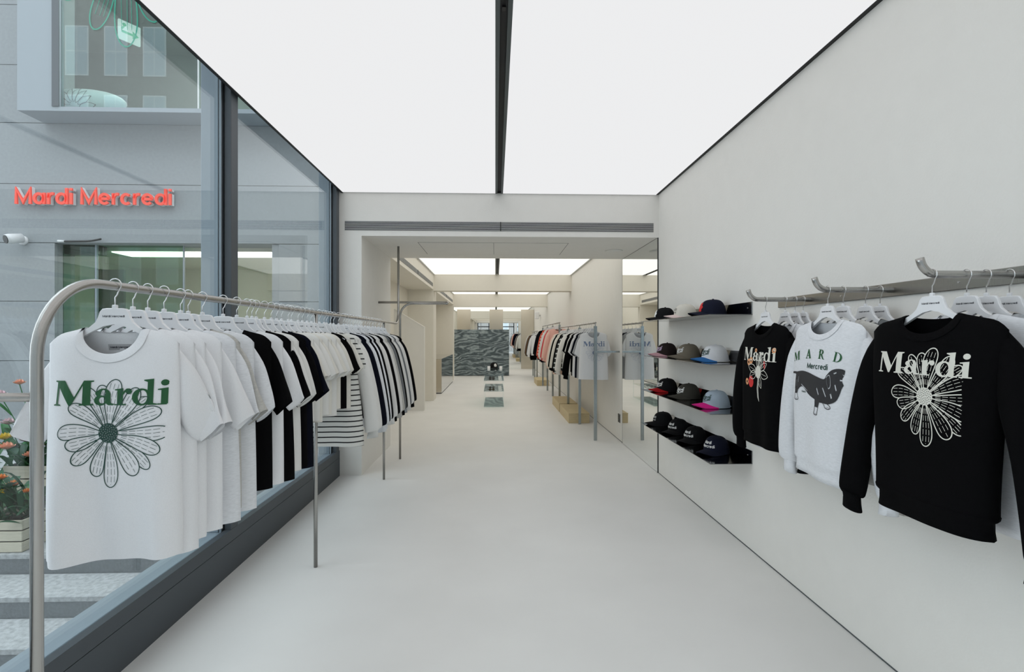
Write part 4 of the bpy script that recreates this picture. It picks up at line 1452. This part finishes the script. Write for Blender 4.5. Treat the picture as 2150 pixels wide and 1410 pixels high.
# right-hand racks
def right_rack(y0, y1, z, posts, label, tie=False):
    t = thing('clothes_rack', label, 'clothes rack', (1.395, y0, 0))
    MB().tube([(0, -.02, z), (0, y1 - y0, z)], .0125, 12).build('rail', M_STEEL, t, True)
    for yy in posts:
        MB().bbox((-.022, yy - y0 - .012, 0), (.022, yy - y0 + .012, z - .045), .002).build('post', M_BLOCK, t)
        MB().tube([(0, yy - y0, z - .05), (0, yy - y0, z)], .008, 8).build('post_pin', M_STEEL, t)
    if tie:
        MB().bbox((0, -.014, 1.225), (XR - 1.395, .014, 1.25), .002).build('wall_tie', M_BLOCK, t)
    return t
right_rack(7.10, 11.0, 1.64, (7.10, 8.43, 9.76), 'nearest steel rack along the right wall with tie bar to the wall', True)
right_rack(11.08, 15.1, 1.75, (11.09, 12.40, 13.67, 15.0), 'higher middle steel rack along the right wall')
right_rack(16.9, 19.6, 1.63, (17.1, 18.1, 18.9), 'farthest steel rack along the right wall')

r_seq = [
    (7.24, 'white', 'tee'), (7.42, 'grey', 'tee'), (7.62, 'navy', 'tee'), (7.85, 'white', 'tee'), (8.05, 'black', 'ls'), (8.25, 'offwhite', 'tee'), (8.55, 'black', 'tee'), (8.75, 'offwhite', 'tee'),
    (9.0, 'offwhite', 'ls'), (9.25, 'bwstripe', 'ls'), (9.5, 'black', 'ls'), (9.9, 'cream', 'dots'), (10.15, 'black', 'ls'), (10.4, 'cream', 'ls'), (10.65, 'palepink', 'long'),
    (11.25, 'pink', 'long'), (11.5, 'palepink', 'long'), (11.7, 'pink', 'ls'), (11.95, 'red', 'ls'), (12.2, 'offwhite', 'ls'), (12.55, 'offwhite', 'ls'), (12.8, 'redstripe', 'ls'), (13.1, 'coral', 'ls'), (13.4, 'navy', 'long'),
    (13.9, 'black', 'long'), (14.3, 'navy', 'ls'),
    (17.0, 'ash', 'ls'), (17.25, 'grey', 'ls'), (17.5, 'black', 'long'), (17.8, 'brown', 'ls'), (18.05, 'darkbrown', 'ls'), (18.35, 'brown', 'ls'), (18.6, 'grey', 'ls'), (18.85, 'offwhite', 'ls')]
for i, (yy, fb, kd) in enumerate(r_seq):
    z = 1.64 if yy < 11.05 else (1.75 if yy < 16 else 1.63)
    rz = R(rnd.uniform(-4, 8))
    det = i == 0
    prints = []; kw = {}
    rackn = 'nearest' if yy < 11.05 else ('middle' if yy < 16 else 'farthest')
    idx = i + 1 if yy < 11.05 else (i - 14 if yy < 16 else i - 25)
    place = ', ' + ordinal(idx) + ' along the ' + rackn + ' right-hand rack'
    if kd == 'tee':
        G = Garment(W=.195, WH=.215, hem=-.80, T=.05, wave=.014, seed=300 + i)
        nm, cat, lab = 'tee_shirt', 'tee', CN[fb] + ' tee' + place
        if i == 0:
            fl = Flat(); fl.serif('Mardi', -.15, -.33, .07)
            f2 = Flat(); daisy(f2, 0, -.42, .9, lw=4, dots=False)
            prints = [('lettering', fl, 'blue', -.2, .2), ('flower_print', f2, 'blue', -.2, .2)]
            lab = 'white tee with pale blue lettering and daisy facing the aisle on the right-hand rack'
            rz = R(0)
    else:
        G = Garment(W=.20, WH=.215, hem=-.92 if kd == 'long' else -.75, T=.06, wave=.012, sleeve='long', seed=300 + i, drop=.06)
        nm, cat = 'knit_top', 'top'
        lab = (CN[fb] if fb in ('bwstripe', 'redstripe') else CN[fb] + (' long cardigan' if kd == 'long' else ' knit top')) + place
        kw = dict(banded=True)
        if kd == 'dots':
            lab = 'cream cardigan with black dots and black hem' + place
            kw = dict(banded=True, cuff_fab='black')
            f2 = Flat()
            for q in range(40):
                f2.shape([ell(rnd.uniform(-.18, .18), rnd.uniform(-.7, -.2), .010, .010, 8)], .02)
            prints = [('dot_print', f2, 'charcoal', -.19, .19)]
    make_garment(nm, lab, cat, 'garments on the right-hand racks', (1.395, yy, z), rz, fb, G, prints=prints, detail=det, **kw)
    hanger((1.395, yy, z), rz, 'white plastic hanger' + place, 'hangers on the right-hand racks', text=(i == 0))

# ================================================================== OUTSIDE DETAILS
# red letter sign
sg_ = thing('shop_sign', 'red raised letters reading Mardi Mercredi on the grey facade', 'sign', (-5.85, YF, 3.065))
x = 0.0; h = .198
tot = sans_width('Mardi Mercredi', h)
sc = 1.865 / tot
for ch in 'Mardi Mercredi':
    if ch == ' ':
        x += .42 * h * sc
        continue
    fl = Flat()
    wd, sts = SANS[ch]
    for st in sts:
        fl.stroke([(p[0] * h * sc, p[1] * h) for p in st], .165 * h, step=h)
    def ext(fl, y0, y1, grow=0):
        v = [(a, y0, b) for a, b in fl.v] + [(a, y1, b) for a, b in fl.v]
        n = len(fl.v); f = []
        for q in fl.f:
            f.append(q); f.append(tuple(n + k for k in reversed(q)))
            for k in range(4):
                a, b = q[k], q[(k + 1) % 4]
                f.append((a, b, n + b, n + a))
        return v, f
    v, f = ext(fl, -.075, -.055)
    lt = obj('letter', v, f, M_RED, sg_, loc=(x, 0, 0))
    v, f = ext(fl, -.055, -.012)
    obj('letter_return', v, f, M_WHITE, lt)
    x += (wd + GAP) * h * sc
# security camera
t = thing('security_camera', 'white bullet security camera on the facade beside the green glass', 'security camera', (-5.80, YF, 2.63))
MB().tube([(0, 0, 0), (0, -.03, 0)], .055, 16).build('mount', M_WHITE, t, True)
MB().tube([(.02, -.03, .0), (.0, -.07, .01)], .02, 10).build('arm', M_WHITE, t, True)
MB().tube([(.03, -.06, .02), (-.02, -.17, -.01), (-.035, -.20, -.02)], [.055, .060, .056], 16).build('housing', M_WHITE, t, True)
MB().tube([(-.034, -.199, -.02), (-.038, -.207, -.022)], .05, 16).build('lens', M_BLACKP, t)
# door closer / cable on the lintel
t = thing('cable_tube', 'short black cable lying along the lintel over the green glass', 'cable', (-5.33, YF - .02, 2.62))
MB().tube(catmull([(.0, 0, 0), (.16, -.01, .0), (.33, -.01, .004), (.48, -.02, .028)], 5), .012, 8).build('cable', M_BLACKP, t, True)
MB().tube([(-.05, 0, .004), (.03, 0, .001)], .015, 8).build('plug', M_WHITE, t, True)
# exit sign hanging in the bay room
t = thing('exit_sign', 'green and white emergency exit sign hanging behind the bay window', 'sign', (-4.62, 6.62, 5.28), (0, 0, R(56)))
MB().bbox((-.12, -.015, -.12), (.12, .015, .12), .004).build('sign_box', emission('exit_white', (.85, 1, .93), .9), t)
fl = Flat()
fl.stroke([(-.09, -.02), (.04, -.02)], .03); fl.shape([[(.03, -.07), (.10, -.02), (.03, .03)]], .1)
fl.shape([ell(-.06, .07, .022, .022, 12)], .1); fl.stroke([(-.06, .05), (-.09, .01)], .02)
MB_ = obj('arrow', [(a, -.017, b) for a, b in fl.v], fl.f, mat('exit_green', (0, .35, .18), .5, emit=(0, .6, .3), estr=.4), t)
MB().tube([(0, 0, .12), (0, 0, 1.32)], .012, 8).build('rod', M_BLACKP, t)
# daisy line drawing on the bay glass (thin raised green vinyl)
f2 = Flat()
M_VINYL = mat('green_vinyl', (.03, .30, .20), .6)
cx, cz = -4.35, 6.15
for (tx, tz, w) in ((-.35, -1.10, .22), (.02, -1.30, .26), (.35, -1.0, .22), (-.70, -.75, .22), (.8, -.75, .22), (-1.0, -.2, .2)):
    L = math.hypot(tx, tz); a = math.atan2(tz, tx)
    pt = []
    for sgn in (1, -1):
        sd = []
        for q in range(21):
            t_ = math.sin(q / 20 * PI / 2)
            hh = w / 2 * ((.25 + .75 * math.sin(min(1, t_ / .72) * PI / 2)) if t_ < .72 else math.sqrt(max(0, 1 - ((t_ - .72) / .28) ** 2)))
            d = .2 + (L - .2) * t_
            sd.append((cx + d * math.cos(a) - sgn * hh * math.sin(a), cz + d * math.sin(a) + sgn * hh * math.cos(a)))
        pt += sd if sgn == 1 else sd[::-1]
    f2.stroke(pt, .016, step=.05)
    for off in (-.2, .05, .25):
        f2.stroke([(cx + d * math.cos(a) - off * w * math.sin(a), cz + d * math.sin(a) + off * w * math.cos(a)) for d in (.25, L * .5, L * .85)], .006, step=.1)
i0 = [(a, 0, b) for a, b in f2.v if True]
vd = obj('window_decal', [(a, BY + .017, b) for a, b in f2.v], [q for q in f2.f if all(f2.v[k][1] < 6.55 and f2.v[k][0] > -5.05 for k in q)], M_VINYL)
tag(vd, 'large green line-drawn daisy on the bay window glass', 'window decal')
# round white cushion with a line daisy behind the bay glass
t = thing('round_cushion', 'large round white daisy cushion standing behind the bay window', 'cushion', (-5.02, 6.42, 4.13))
MB().ellipsoid((0, 0, .165), (.50, .17, .16), 32, 14).build('cushion', M_WHITE, t, True)
fl = Flat()
for k in range(7):
    a = R(8 + 24 * k)
    o = [(.05 + .19 * (q / 10)) for q in range(11)]
    pt = [(d * math.cos(a) - .032 * math.sin(PI * q / 10) * math.sin(a), .06 + d * math.sin(a) + .032 * math.sin(PI * q / 10) * math.cos(a)) for q, d in enumerate(o)]
    pt += [(d * math.cos(a) + .032 * math.sin(PI * q / 10) * math.sin(a), .06 + d * math.sin(a) - .032 * math.sin(PI * q / 10) * math.cos(a)) for q, d in reversed(list(enumerate(o)))]
    fl.stroke(pt, .005, step=.03)
obj('flower_print', [(x, -.174 * math.sqrt(max(.02, 1 - (x / .5) ** 2 - ((z - .165) / .16) ** 2)), z) for x, z in fl.v],
    [q for q in fl.f if all((fl.v[k][0] / .5) ** 2 + ((fl.v[k][1] - .165) / .16) ** 2 < .95 for k in q)], INK['charcoal'], t)
tag(box('ceiling_light', (-5.2, 6.9, 6.60), (-1.9, 8.6, 6.615), M_LR), 'bright ceiling strip inside the room behind the bay window', 'ceiling light')

# flower stand: slatted crates with flowers on the steps
def crate(loc, w, d, h, label, rz=0.):
    t = thing('flower_crate', label, 'crate', loc, (0, 0, rz), 'slatted flower crates')
    n = max(2, int(h / .085))
    sh = h / n
    for k in range(n):
        z0, z1 = k * sh + .004, (k + 1) * sh - .006
        for y0, y1 in ((-d / 2, -d / 2 + .014), (d / 2 - .014, d / 2)):
            MB().bbox((-w / 2, y0, z0), (w / 2, y1, z1), .003).build('slat', M_CRATE, t)
        for x0, x1 in ((-w / 2, -w / 2 + .014), (w / 2 - .014, w / 2)):
            MB().bbox((x0, -d / 2 + .014, z0), (x1, d / 2 - .014, z1), .003).build('slat', M_CRATE, t)
    MB().box((-w / 2 + .014, -d / 2 + .014, .005), (w / 2 - .014, d / 2 - .014, h * .8)).build('soil', mat('soil', (.03, .028, .02), .9), t)
    return t
crate((-3.95, 4.32, -.258), .42, .30, .26, 'lower slatted wooden flower crate on the outdoor steps')
crate((-4.12, 4.92, .05), .60, .36, .24, 'upper slatted wooden flower crate on the outdoor steps')
crate((-4.75, 4.68, -.103), .60, .34, .30, 'slatted wooden flower crate farthest from the glass on the outdoor steps')
M_LEAF = mat('leaf_green', (.035, .16, .045), .5, noise=.25, nscale=20)
M_LEAF2 = mat('leaf_dark', (.015, .085, .035), .45, noise=.2, nscale=20)
FC = {'pale pink': mat('petal_palepink', (.72, .52, .55), .7), 'peach': mat('petal_peach', (.78, .38, .25), .7), 'orange': mat('petal_orange', (.72, .26, .06), .7), 'yellow': mat('petal_yellow', (.70, .52, .05), .7), 'white': mat('petal_white', (.78, .76, .76), .7)}
frnd = random.Random(5)
def leaf(m, base, az, L, w, lift):
    v = []; f = []
    n = 6
    ca, sa = math.cos(az), math.sin(az)
    for k in range(n + 1):
        t = k / n
        hw = w * math.sin(PI * (.06 + .94 * t)) ** .8 if t < 1 else .001
        d = L * t * .75; z = lift * L * math.sin(t * 1.9)
        i = len(m.v)
        m.v += [(base[0] + d * ca - hw * sa, base[1] + d * sa + hw * ca, base[2] + z), (base[0] + d * ca, base[1] + d * sa, base[2] + z - hw * .3), (base[0] + d * ca + hw * sa, base[1] + d * sa - hw * ca, base[2] + z)]
        if k:
            m.f += [(i - 3, i - 2, i + 1, i), (i - 2, i - 1, i + 2, i + 1)]
def flower(base, tip, col, size, label, nl=3):
    t = thing('flower', label, 'flower', base, group='flowers in the crates')
    tp = Vector(tip) - Vector(base)
    MB().tube(catmull([(0, 0, 0), tuple(tp * .5 + Vector((.02, -.01, 0))), tuple(tp)], 4), .004, 6).build('stem', M_LEAF, t, True)
    m = MB()
    for k in range(nl):
        leaf(m, tuple(tp * (.15 + .2 * k)), frnd.uniform(0, 6.28), frnd.uniform(.12, .22), frnd.uniform(.018, .035), frnd.uniform(.3, .8))
    m.build('leaves', M_LEAF if frnd.random() < .5 else M_LEAF2, t, True)
    m = MB()
    for ring, (n, r, tl) in enumerate(((7, 1.0, .35), (6, .80, .8), (5, .55, 1.2))):
        for k in range(n):
            a = 2 * PI * k / n + ring * .5
            v0 = len(m.v)
            for q in range(4):
                tt = q / 3
                wd = size * .42 * math.sin(PI * (.15 + .8 * tt)) * r
                d = size * r * math.sin(tt * 1.45) * (1 - .25 * tt * tl); zz = size * (tt * (.35 + tl * .5))
                m.v += [(tp.x + d * math.cos(a) - wd * math.sin(a), tp.y + d * math.sin(a) + wd * math.cos(a), tp.z + zz), (tp.x + d * math.cos(a) + wd * math.sin(a), tp.y + d * math.sin(a) - wd * math.cos(a), tp.z + zz)]
                if q:
                    i = v0 + 2 * q
                    m.f.append((i - 2, i - 1, i + 1, i))
    m.build('petals', FC[col], t, True)
    return t
fspots = []
cols = ['pale pink', 'peach', 'white', 'orange', 'yellow', 'yellow', 'pale pink', 'peach']
tall = [(-4.28, 4.75, 1.02, 'peach', .05), (-4.42, 4.72, .92, 'pale pink', .055)]
for x_, y_, z_, c, s_ in tall:
    fspots.append(((-4.2, 4.9, .2), (x_, y_, z_), c, s_))
for k in range(16):
    bx, by_ = -4.12 + frnd.uniform(-.25, .28), 4.9 + frnd.uniform(-.12, .1)
    fspots.append(((bx, by_, .22), (bx + frnd.uniform(-.12, .12), by_ + frnd.uniform(-.22, .02), frnd.uniform(.36, .72)), cols[k % 8], frnd.uniform(.05, .075)))
for k in range(9):
    bx, by_ = -3.95 + frnd.uniform(-.18, .18), 4.3 + frnd.uniform(-.08, .08)
    fspots.append(((bx, by_, -.05), (bx + frnd.uniform(-.15, .12), by_ + frnd.uniform(-.12, .02), frnd.uniform(.08, .30)), ('orange', 'yellow', 'peach', 'orange', 'yellow')[k % 5], frnd.uniform(.03, .06)))
for k in range(10):
    bx, by_ = -4.75 + frnd.uniform(-.25, .25), 4.66 + frnd.uniform(-.1, .1)
    fspots.append(((bx, by_, .15), (bx + frnd.uniform(-.1, .2), by_ + frnd.uniform(-.15, .02), frnd.uniform(.30, .75)), cols[(k * 3) % 8], frnd.uniform(.05, .075)))
for k, (b, tp, c, s_) in enumerate(fspots):
    flower(b, tp, c, s_, c + ' flower in the ' + ('upper' if b[1] > 4.78 else 'lower' if b[0] > -4.3 else 'far') + ' slatted crate on the outdoor steps', 4)
for k, (bx, by_, z) in enumerate(((-4.12, 4.9, .24), (-3.95, 4.3, -.02), (-4.75, 4.66, .18))):
    m = MB()
    for q in range(60):
        leaf(m, (bx + frnd.uniform(-.26, .26), by_ + frnd.uniform(-.14, .12), z + frnd.uniform(-.02, .12)), frnd.uniform(0, 6.28), frnd.uniform(.14, .34), frnd.uniform(.012, .04), frnd.uniform(.2, 1.1))
    o = m.build('crate_foliage', (M_LEAF, M_LEAF2, M_LEAF)[k], None, True)
    tag(o, ('dense green foliage filling the upper flower crate', 'dense green foliage filling the lower flower crate', 'dense green foliage filling the far flower crate')[k], 'foliage')
    o['kind'] = 'stuff'

# building across the street (reflected in glass and mirrors)
M_BRICK = mat('street_brick', (.36, .345, .33), .9, noise=.12, nscale=4)
M_WINL = mat('street_window', (.55, .62, .66), .2)
ob = thing('street_building', 'brick building with tall sash windows across the street', 'building', (0, -14.0, -.3))
MB().box((-30, -1, 0), (30, 0, 19.5)).build('facade', M_BRICK, ob)
pw = MB().bbox((0, -.02, 0), (1.15, .03, 2.5), .01)
pw_f = mesh_data('window_frame', pw.v, pw.f, M_WHITE)
pw = MB().box((.07, .03, .07), (.55, .035, 1.2)).box((.60, .03, .07), (1.08, .035, 1.2)).box((.07, .03, 1.26), (.55, .035, 2.43)).box((.60, .03, 1.26), (1.08, .035, 2.43))
pw_p = mesh_data('window_pane', pw.v, pw.f, M_WINL)
for fl_ in range(5):
    for k in range(15):
        x0 = -28.8 + k * 1.9 + (k // 3) * 1.6
        z0 = 1.0 + fl_ * 3.45
        w_ = link('window_frame', pw_f, ob, (x0, 0, z0))
        link('window_pane', pw_p, w_)
